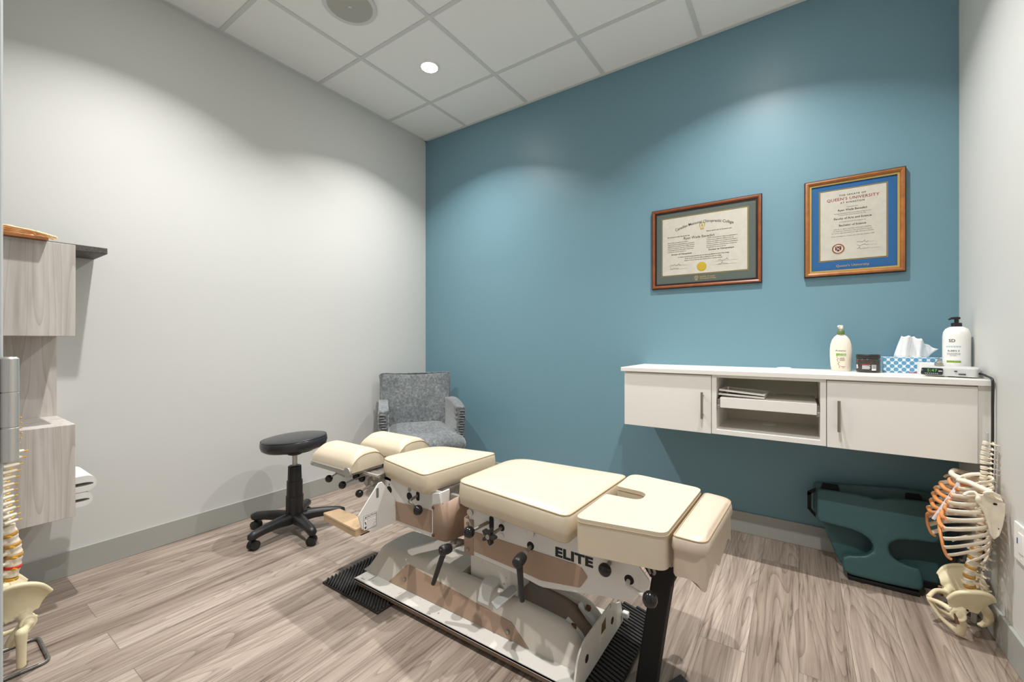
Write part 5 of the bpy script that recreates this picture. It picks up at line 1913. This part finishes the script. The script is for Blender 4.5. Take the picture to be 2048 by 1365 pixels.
# ------------------------------------------------------------------ bone builders
def vertebra(name, c, up, ant, r, h, sp, tp, parent, m, spd=0.35, voxel=0.0026):
    """c body centre, up along the column, ant towards the front; sp spinous length, tp transverse length"""
    c, up, ant = Vector(c), Vector(up).normalized(), Vector(ant)
    ant = (ant - up * ant.dot(up)).normalized()
    lat = up.cross(ant).normalized()
    bm = BM()
    tube(bm, [c - up * h * 0.5, c - up * h * 0.42, c, c + up * h * 0.42, c + up * h * 0.5], [r * 0.9, r, r * 0.86, r, r * 0.9], 18)
    bk_ = c - ant * (r * 1.75)
    for s in (-1, 1):
        tube(bm, [c - ant * r * 0.7 + lat * s * r * 0.55, bk_ + lat * s * r * 0.55, bk_ - ant * r * 0.35], [r * 0.30, r * 0.27, r * 0.25], 8)
        e = bk_ + lat * s * (r * 0.55 + tp) - ant * tp * 0.35 + up * h * 0.10
        tube(bm, [bk_ + lat * s * r * 0.45, bk_ + lat * s * (r * 0.55 + tp * 0.8) - ant * tp * 0.28, e], [r * 0.26, r * 0.22, r * 0.26], 8)
        tube(bm, [bk_ + lat * s * r * 0.5 - up * h * 0.55, bk_ + lat * s * r * 0.5 + up * h * 0.6], [r * 0.22, r * 0.26], 8)
    t = bk_ - ant * (r * 0.4 + sp) - up * sp * spd
    tube(bm, [bk_ - ant * r * 0.2, bk_.lerp(t, 0.6), t], [r * 0.30, r * 0.24, r * 0.27], 8, flat=0.7)
    return fuse(obj(name, bm, m, parent, smooth=True), voxel, 2)

def curve_at(pts, n):
    """n points evenly along a smooth curve"""
    P = smoothpath(pts, 20)
    L = [0.0]
    for a, b in zip(P, P[1:]):
        L.append(L[-1] + (b - a).length)
    out = []
    for i in range(n):
        d = L[-1] * i / (n - 1)
        k = max(j for j in range(len(L)) if L[j] <= d + 1e-9)
        k = min(k, len(P) - 2)
        f = (d - L[k]) / max(1e-9, L[k + 1] - L[k])
        out.append((P[k].lerp(P[k + 1], f), (P[k + 1] - P[k]).normalized()))
    return out

def hip_bone(parent, P, side_lat, m, voxel=0.003):
    """P: dict of key points; ilium fan, socket, pubis and ischium fused into one bone"""
    bm = BM()
    crest = smoothpath([P['asis'], P['c1'], P['top'], P['c2'], P['psis']], 6)
    neckA, neckB = Vector(P['aiis']), Vector(P['notch'])
    n = len(crest)
    rows = []
    for i, q in enumerate(crest):
        b = neckA.lerp(neckB, i / (n - 1))
        rows.append([q.lerp(b, t / 7) - Vector(side_lat) * 0.010 * math.sin(PI * t / 7) for t in range(8)])
    th = Vector(side_lat) * 0.0042
    for sgn in (1,):
        A = [[bm.verts.new(p + th) for p in r_] for r_ in rows]
        B = [[bm.verts.new(p - th) for p in r_] for r_ in rows]
        for i in range(n - 1):
            for j in range(7):
                bm.faces.new((A[i][j], A[i + 1][j], A[i + 1][j + 1], A[i][j + 1]))
                bm.faces.new((B[i][j], B[i][j + 1], B[i + 1][j + 1], B[i + 1][j]))
        for i in range(n - 1):
            bm.faces.new((A[i][0], B[i][0], B[i + 1][0], A[i + 1][0]))
            bm.faces.new((A[i][7], A[i + 1][7], B[i + 1][7], B[i][7]))
        for j in range(7):
            bm.faces.new((A[0][j], A[0][j + 1], B[0][j + 1], B[0][j]))
            bm.faces.new((A[-1][j], B[-1][j], B[-1][j + 1], A[-1][j + 1]))
    bmesh.ops.recalc_face_normals(bm, faces=bm.faces)
    tube(bm, crest, [0.006 + 0.003 * math.sin(PI * i / (n - 1)) for i in range(n)], 8)
    ac_ = Vector(P['acet'])
    tube(bm, smoothpath([neckA.lerp(neckB, 0.5) + Vector((0, 0, 0.01)), ac_, P['isch1'], P['isch']], 4), [0.017, 0.0175, 0.018, 0.018, 0.018, 0.017, 0.015, 0.0135, 0.0125, 0.0125, 0.013, 0.0135, 0.0135], 12)
    tube(bm, smoothpath([ac_, P['pub1'], P['pub']], 5), [0.014, 0.0125, 0.011, 0.010, 0.009, 0.0085, 0.0082, 0.008, 0.008, 0.0085, 0.009], 10)
    tube(bm, smoothpath([P['isch'], P['ram'], P['pub']], 5), [0.012, 0.010, 0.0085, 0.0075, 0.007, 0.0066, 0.0066, 0.007, 0.0075, 0.008, 0.009], 10)
    # socket rim
    rim = []
    ls = Vector(side_lat).normalized()
    u = Vector((1, 0, 0)); u = (u - ls * u.dot(ls)).normalized(); w = ls.cross(u)
    for i in range(20):
        a = 2 * PI * i / 20
        rim.append(ac_ + ls * 0.013 + (u * math.cos(a) + w * math.sin(a)) * 0.0175)
    tube(bm, rim, 0.005, 8, closed=True)
    return fuse(obj('hip_bone', bm, m, parent, smooth=True), voxel, 3)

# ------------------------------------------------------------------ torso skeleton leaning in the right corner (front faces -x)
MY = 2.25
sk = thing('skeleton_torso_model', 'headless plastic torso skeleton with orange rib cartilage leaning in the right corner', 'anatomical model', (0.50, MY, 0.0))
ANT = Vector((-1, 0, 0))
col = curve_at([(0.566, MY, 0.716), (0.560, MY, 0.660), (0.560, MY, 0.600), (0.556, MY, 0.53), (0.555, MY, 0.45), (0.550, MY, 0.37), (0.540, MY, 0.310), (0.527, MY, 0.245), (0.522, MY, 0.190), (0.533, MY, 0.150)], 200)
def col_z(z):
    return min(col, key=lambda q: abs(q[0].z - z))
zs_c = [0.712 - i * 0.0178 for i in range(7)]
zs_t = [0.586 - i * 0.0235 for i in range(12)]
zs_l = [0.302 - i * 0.0355 for i in range(5)]
for i, z in enumerate(zs_c):
    p, t_ = col_z(z)
    vertebra('vertebra', p, -t_, ANT, 0.0100, 0.0125, 0.016 + (0.010 if i in (1, 5, 6) else 0.0), 0.010 + (0.006 if i == 0 else 0), sk, M['bone'], 0.25, 0.0020)
for i, z in enumerate(zs_t):
    p, t_ = col_z(z)
    vertebra('vertebra', p, -t_, ANT, 0.0110 + i * 0.0002, 0.0175, 0.010, 0.013, sk, M['bone'], 1.5, 0.0022)
for i, z in enumerate(zs_l):
    p, t_ = col_z(z)
    vertebra('vertebra', p, -t_, ANT, 0.0165, 0.0255, 0.018, 0.018, sk, M['bone'], 0.3, 0.0026)
for i in range(5):
    z = zs_l[i] + 0.0178
    p, t_ = col_z(z)
    bm = BM(); tube(bm, [p - t_ * 0.0062, p - t_ * 0.004, p + t_ * 0.004, p + t_ * 0.0062], [0.0150, 0.0168, 0.0168, 0.0150], 18)
    obj('disc', bm, M['disc'], sk, smooth=True)
# ribs
RW = [0.046, 0.070, 0.088, 0.100, 0.108, 0.114, 0.117, 0.116, 0.110, 0.102, 0.088, 0.062]
RD = [0.060, 0.090, 0.116, 0.132, 0.142, 0.152, 0.166, 0.172, 0.172, 0.166, 0.110, 0.060]
RF = [0.566, 0.548, 0.525, 0.500, 0.474, 0.444, 0.410, 0.374, 0.342, 0.313, 0.300, 0.292]
TE = [140, 138, 134, 130, 126, 122, 119, 116, 113, 110, 92, 72]
ST_T, ST_B = Vector((0.503, MY, 0.562)), Vector((0.440, MY, 0.425))
for s in (-1, 1):
    ends = []
    for i in range(12):
        p, t_ = col_z(zs_t[i])
        pts = []
        for k in range(15):
            th = R(TE[i]) * k / 14
            f = (1 - math.cos(th)) / (1 - math.cos(R(TE[i])))
            x = p.x + 0.010 + 0.010 * math.sin(min(th * 2.2, PI)) - RD[i] * (1 - math.cos(th)) / 2 * 1.06
            y = MY + s * (0.012 + RW[i] * math.sin(min(th, PI / 2) if th < PI / 2 else th) ** 0.85)
            z = p.z + 0.006 + (RF[i] - p.z - 0.006) * f ** 0.9
            pts.append(Vector((x, y, z)))
        rr = [0.0062] + [0.0078] * 13 + [0.0082]
        bm = BM(); tube(bm, pts, [q * (0.9 if i in (0, 10, 11) else 1.0) for q in rr], 10, flat=0.5)
        obj('rib', bm, M['bone'], sk, smooth=True)
        ends.append(pts[-1])
    # cartilage: ribs 1-6 reach the breastbone, 7-10 run into one rising margin
    for i in range(7):
        f = [0.04, 0.18, 0.36, 0.54, 0.72, 0.88, 1.0][i]
        q = ST_T.lerp(ST_B, f) + Vector((0.002, s * 0.009, 0))
        mid = ends[i].lerp(q, 0.55) + Vector((-0.006, s * 0.004, -0.004 - 0.004 * (i > 4)))
        bm = BM(); tube(bm, smoothpath([ends[i], mid, q], 5), 0.0074, 10)
        obj('rib_cartilage', bm, M['cart'], sk, smooth=True)
    q = ST_B + Vector((0.002, s * 0.010, 0.002))
    pth = smoothpath([q, ends[6] + Vector((-0.006, -s * 0.030, -0.018)), ends[7] + Vector((-0.004, -s * 0.012, -0.006)), ends[8] + Vector((-0.003, -s * 0.004, -0.004)), ends[9] + Vector((0.0, 0, -0.003)), ends[9] + Vector((0.012, s * 0.002, -0.012))], 6)
    bm = BM(); tube(bm, pth, [0.0085] * 8 + [0.0070] * (len(pth) - 9) + [0.004], 10, flat=0.7)
    obj('costal_margin', bm, M['cart'], sk, smooth=True)
# breastbone: three pale pieces fused, with orange back edge
bm = BM()
def st_pt(f, w, d=0.0):
    b = ST_T.lerp(ST_B, f)
    n = Vector((-(ST_T - ST_B).z, 0, (ST_T - ST_B).x)).normalized()
    return b + Vector((0, w, 0)) + n * d
ws = [(-0.04, 0.022), (0.06, 0.027), (0.18, 0.021), (0.25, 0.0135), (0.31, 0.0165), (0.38, 0.0125), (0.45, 0.0175), (0.52, 0.0125), (0.59, 0.0175), (0.66, 0.0135), (0.74, 0.0185), (0.83, 0.0155), (0.92, 0.014), (1.0, 0.009), (1.10, 0.005), (1.18, 0.003)]
fr_, bk2 = [], []
for f, w in ws:
    fr_.append([bm.verts.new(st_pt(f, -w, 0.002)), bm.verts.new(st_pt(f, 0, 0.0075)), bm.verts.new(st_pt(f, w, 0.002))])
    bk2.append([bm.verts.new(st_pt(f, -w, -0.003)), bm.verts.new(st_pt(f, 0, -0.004)), bm.verts.new(st_pt(f, w, -0.003))])
for i in range(len(ws) - 1):
    for j in range(2):
        bm.faces.new((fr_[i][j], fr_[i][j + 1], fr_[i + 1][j + 1], fr_[i + 1][j]))
        bm.faces.new((bk2[i][j], bk2[i + 1][j], bk2[i + 1][j + 1], bk2[i][j + 1]))
    bm.faces.new((fr_[i][0], fr_[i + 1][0], bk2[i + 1][0], bk2[i][0]))
    bm.faces.new((fr_[i][2], bk2[i][2], bk2[i + 1][2], fr_[i + 1][2]))
bm.faces.new((fr_[0][0], bk2[0][0], bk2[0][1], bk2[0][2], fr_[0][2], fr_[0][1]))
bm.faces.new((fr_[-1][0], fr_[-1][1], fr_[-1][2], bk2[-1][2], bk2[-1][1], bk2[-1][0]))
obj('sternum', bm, M['stern'], sk, smooth=True, angle=60)
# collar bones, shoulder blades
for s in (-1, 1):
    bm = BM()
    P_ = smoothpath([ST_T + Vector((0.004, s * 0.014, 0.004)), (0.487, MY + s * 0.045, 0.574), (0.503, MY + s * 0.085, 0.580), (0.530, MY + s * 0.112, 0.571), (0.548, MY + s * 0.122, 0.566)], 5)
    tube(bm, P_, [0.0118, 0.0112, 0.0106, 0.0100, 0.0095, 0.0092] + [0.0090] * (len(P_) - 9) + [0.0094, 0.0098, 0.0092], 12)
    obj('clavicle', bm, M['bone'], sk, smooth=True)
    bm = BM()
    yy = lambda v: MY + s * v
    outl = [(0.517, 0.548, 0.122), (0.535, 0.556, 0.112), (0.560, 0.562, 0.098), (0.578, 0.552, 0.090), (0.585, 0.525, 0.092), (0.583, 0.49, 0.098), (0.575, 0.45, 0.106), (0.566, 0.418, 0.112), (0.555, 0.406, 0.116), (0.548, 0.420, 0.119), (0.543, 0.45, 0.121), (0.533, 0.49, 0.124), (0.522, 0.515, 0.126), (0.513, 0.527, 0.126)]
    cx_ = sum(p[0] for p in outl) / len(outl); cz_ = sum(p[1] for p in outl) / len(outl); cw_ = sum(p[2] for p in outl) / len(outl)
    for lay_ in (0, 1):
        pass
    o1 = [bm.verts.new((x, yy(w + 0.003), z)) for x, z, w in outl]
    o2 = [bm.verts.new((x, yy(w - 0.003), z)) for x, z, w in outl]
    n = len(outl)
    c1_ = bm.verts.new((cx_, yy(cw_ - 0.001), cz_)); c2_ = bm.verts.new((cx_, yy(cw_ - 0.006), cz_))
    for i in range(n):
        j = (i + 1) % n
        bm.faces.new((o1[i], o1[j], c1_)); bm.faces.new((o2[j], o2[i], c2_)); bm.faces.new((o1[i], o2[i], o2[j], o1[j]))
    bmesh.ops.recalc_face_normals(bm, faces=bm.faces)
    tube(bm, [(x, yy(w), z) for x, z, w in outl[4:14]], 0.0042, 8)
    tube(bm, smoothpath([(0.582, yy(0.094), 0.532), (0.556, yy(0.112), 0.545), (0.532, yy(0.126), 0.557), (0.536, yy(0.130), 0.566), (0.552, yy(0.127), 0.567)], 5), [0.003] * 5 + [0.0052] * 16, 8)
    tube(bm, smoothpath([(0.516, yy(0.122), 0.546), (0.508, yy(0.116), 0.556), (0.490, yy(0.118), 0.550), (0.482, yy(0.122), 0.540)], 4), 0.0056, 8)
    ball(bm, (0.516, yy(0.126), 0.535), 0.0105, 14, (0.8, 0.7, 1.2))
    sc = fuse(obj('scapula', bm, M['bone'], sk, smooth=True), 0.0022, 2)
    bm = BM()
    for (x, z, a, b) in ((0.560, 0.522, 0.0065, 0.0035), (0.566, 0.440, 0.003, 0.003)):
        lathe(bm, [(1.0, 0.0), (1.0, 0.004)], (0, 0, 0), 14, 'Y', a, b)
        for v in bm.verts:
            if v.co.x < 0.3:
                v.co += Vector((x, yy(0.1025 if z > 0.5 else 0.109) + (0.0035 * s), z))
    pieces('bore_hole', bm, M['dark'], sc)
# pelvis
def hp(s):
    q = lambda x, w, z: Vector((x + (0.016 * w / 0.11 if s > 0 else 0), MY + s * w, z))
    return dict(asis=q(0.444, 0.104, 0.152), c1=q(0.468, 0.112, 0.186), top=q(0.515, 0.112, 0.204), c2=q(0.552, 0.092, 0.196), psis=q(0.576, 0.045, 0.158),
                aiis=q(0.452, 0.088, 0.120), notch=q(0.530, 0.066, 0.110), acet=q(0.474, 0.082, 0.098), isch1=q(0.490, 0.070, 0.060), isch=q(0.486, 0.056, 0.0175),
                pub1=q(0.437, 0.050, 0.108), pub=q(0.414, 0.008, 0.094), ram=q(0.440, 0.030, 0.048))
for s in (-1, 1):
    hb = hip_bone(sk, hp(s), Vector((0, s, 0.12)), M['bone2'], 0.0028)
    bm = BM(); tube(bm, [(0.462, MY + s * 0.088, 0.112), (0.470, MY + s * 0.104, 0.072)], 0.0055, 10)
    obj('socket_bolt', bm, M['rust'], hb, smooth=True)
    bm = BM(); disc(bm, (0.497, MY + s * 0.0955, 0.126), 0.0032, 0.004)
    obj('bore_hole', bm, M['dark'], hb)
# sacrum and tail bone
bm = BM()
sp_c = [Vector((0.540, MY, 0.132)), Vector((0.557, MY, 0.108)), Vector((0.566, MY, 0.082)), Vector((0.563, MY, 0.060)), Vector((0.552, MY, 0.046)), Vector((0.543, MY, 0.040))]
wd = [0.040, 0.034, 0.025, 0.015, 0.008, 0.005]
for a, b, wa, wb in zip(sp_c, sp_c[1:], wd, wd[1:]):
    for k in range(-2, 3):
        tube(bm, [a + Vector((0.004 * abs(k), wa * k / 2.2, 0)), b + Vector((0.004 * abs(k), wb * k / 2.2, 0))], [max(0.006, wa * 0.32), max(0.005, wb * 0.34)], 8)
for a, wa in zip(sp_c[1:5], wd[1:5]):
    ball(bm, a + Vector((0.007, 0, 0.004)), 0.006, 10)
fuse(obj('sacrum', bm, M['bone2'], sk, smooth=True), 0.0028, 2)
bm = BM(); box(bm, 0.5655, 0.5715, MY - 0.008, MY + 0.008, 0.700, 0.752)
obj('hanging_bar', bm, M['zinc'], sk, bevel=0.001)
bm = BM(); box(bm, 0.517, 0.531, MY - 0.055, MY - 0.041, 0.066, 0.112)
obj('support_rod', bm, M['steel'], sk, bevel=0.003)
bm = BM(); tube(bm, [(0.520, MY - 0.052, 0.078), (0.530, MY - 0.020, 0.082), (0.55, MY, 0.09)], 0.005, 8)
obj('support_rod', bm, M['steel'], sk, smooth=True)

# ------------------------------------------------------------------ spine model on a wire stand at the left edge
QX, QY = -2.150, 0.214
sm = thing('spine_model', 'flexible spine model with yellow nerves on a wire stand by the lower ash cabinet', 'anatomical model', (QX, QY, 0))
AN = Vector((-0.22, 0.97, 0)).normalized()
LT = Vector((AN.y, -AN.x, 0))
scol = curve_at([(QX, QY + 0.010, 0.845), (QX, QY + 0.012, 0.775), (QX, QY - 0.002, 0.700), (QX, QY - 0.018, 0.610), (QX, QY - 0.010, 0.520), (QX, QY + 0.004, 0.440), (QX, QY + 0.013, 0.375), (QX, QY + 0.004, 0.310), (QX, QY - 0.004, 0.285)], 200)
def sc_z(z):
    return min(scol, key=lambda q: abs(q[0].z - z))
zc = [0.838 - i * 0.0165 for i in range(7)]
zt = [0.718 - i * 0.0205 for i in range(12)]
zl = [0.468 - i * 0.0365 for i in range(5)]
def nerve(p, t_, d, ln, r):
    bm = BM()
    a = p - AN * 0.012 - t_ * -0.006
    b = a + d * ln
    tube(bm, [a, a.lerp(b, 0.5) - Vector((0, 0, 0.002)), b], [r, r, r * 0.85], 8)
    obj('nerve', bm, M['nerve'], sm, smooth=True)
for i, z in enumerate(zc):
    p, t_ = sc_z(z)
    vertebra('vertebra', p, -t_, AN, 0.0095, 0.012, 0.014, 0.010, sm, M['bone'], 0.3, 0.0022)
    for s in (-1, 1):
        nerve(p, t_, (LT * s + AN * 1.0).normalized(), 0.034, 0.0024)
for i, z in enumerate(zt):
    p, t_ = sc_z(z)
    vertebra('vertebra', p, -t_, AN, 0.0115 + i * 0.0003, 0.0155, 0.013, 0.014, sm, M['bone'], 1.2, 0.0024)
    for s in (-1, 1):
        bm = BM()
        a = p - AN * 0.008 + LT * s * 0.010
        e = p + (LT * s * 0.7 + AN * 0.75).normalized() * (0.036 - i * 0.0006) + Vector((0, 0, 0.004))
        tube(bm, smoothpath([a, a + LT * s * 0.016 + Vector((0, 0, 0.002)), e], 4), [0.0072] * 4 + [0.0078, 0.0074, 0.0066, 0.0056, 0.0046], 10)
        obj('rib_stub', bm, M['bone'], sm, smooth=True)
        nerve(e - (LT * s * 0.5 + AN * 0.85) * 0.006 + AN * 0.012 - t_ * 0.006, t_, (LT * s * 0.5 + AN * 0.85).normalized(), 0.016, 0.0024)
for i, z in enumerate(zl):
    p, t_ = sc_z(z)
    vertebra('vertebra', p, -t_, AN, 0.0215, 0.0285, 0.020, 0.018, sm, M['bone'], 0.25, 0.003)
    for s in (-1, 1):
        nerve(p - Vector((0, 0, 0.012)), t_, (LT * s * 0.95 + AN * 0.25).normalized(), 0.036, 0.0034)
    pd_, td_ = sc_z(z - 0.0182)
    bm = BM(); tube(bm, [pd_ - td_ * 0.0045, pd_ - td_ * 0.003, pd_ + td_ * 0.003, pd_ + td_ * 0.0045], [0.0200, 0.0222, 0.0222, 0.0200], 20)
    obj('disc', bm, M['reddisc'] if i == 3 else M['disc'], sm, smooth=True)
def hp2(s):
    def q(a, w, z):
        v = Vector((QX, QY - 0.004, z + 0.019)) + AN * a + LT * s * w
        return v
    return dict(asis=q(0.078, 0.082, 0.222), c1=q(0.046, 0.092, 0.262), top=q(0.004, 0.090, 0.283), c2=q(-0.030, 0.070, 0.276), psis=q(-0.055, 0.032, 0.240),
                aiis=q(0.052, 0.068, 0.176), notch=q(-0.018, 0.050, 0.160), acet=q(0.022, 0.070, 0.148), isch1=q(0.000, 0.058, 0.115), isch=q(-0.006, 0.048, 0.085),
                pub1=q(0.050, 0.040, 0.140), pub=q(0.066, 0.007, 0.122), ram=q(0.040, 0.026, 0.096))
for s in (-1, 1):
    hip_bone(sm, hp2(s), LT * s + Vector((0, 0, 0.12)), M['bone2'], 0.003)
    h = hp2(s)
    bm = BM()
    a = h['acet'] + LT * s * 0.012
    tr = a + LT * s * 0.020 + Vector((0, 0, -0.020)) - AN * 0.022
    ball(bm, a, 0.016, 16)
    tube(bm, [a, tr], [0.011, 0.012], 10)
    ball(bm, tr + Vector((0, 0, 0.006)), 0.0155, 14, (1, 1, 1.1))
    tube(bm, [tr, tr + Vector((0, 0, -0.035)), tr + Vector((0, 0, -0.102))], [0.0150, 0.0120, 0.0112], 14)
    fuse(obj('femur_stub', bm, M['bone2'], sm, smooth=True), 0.0028, 2)
bm = BM()
for k in range(5):
    f = k / 4
    c = Vector((QX, QY - 0.004, 0.290 - 0.085 * f)) - AN * (0.012 + 0.034 * math.sin(f * 2.4))
    for j in range(-2, 3):
        ball(bm, c + LT * j * 0.014 * (1 - 0.75 * f), 0.0145 - 0.006 * f, 10)
fuse(obj('sacrum', bm, M['bone2'], sm, smooth=True), 0.003, 2)
bm = BM()
WX0, WX1, WY0, WY1, wz = -2.292, -2.094, 0.085, 0.300, 0.0062
cr = rounded([(WX0, WY0), (WX1, WY0), (WX1, WY1), (WX0, WY1)], 0.022, 5)
tube(bm, [(x, y, wz) for x, y in cr], 0.0056, 10, closed=True)
obj('stand_base', bm, M['wire'], sm, smooth=True)
bm = BM()
tube(bm, smoothpath([(-2.195, WY0, 0.0070), (-2.195, 0.100, 0.03), (-2.195, 0.120, 0.20), (-2.195, 0.128, 0.80), (-2.190, 0.140, 0.872), (-2.165, 0.195, 0.880), (QX, QY + 0.010, 0.862), (QX, QY + 0.010, 0.846)], 6), 0.0048, 10)
obj('stand_rod', bm, M['wire'], sm, smooth=True)
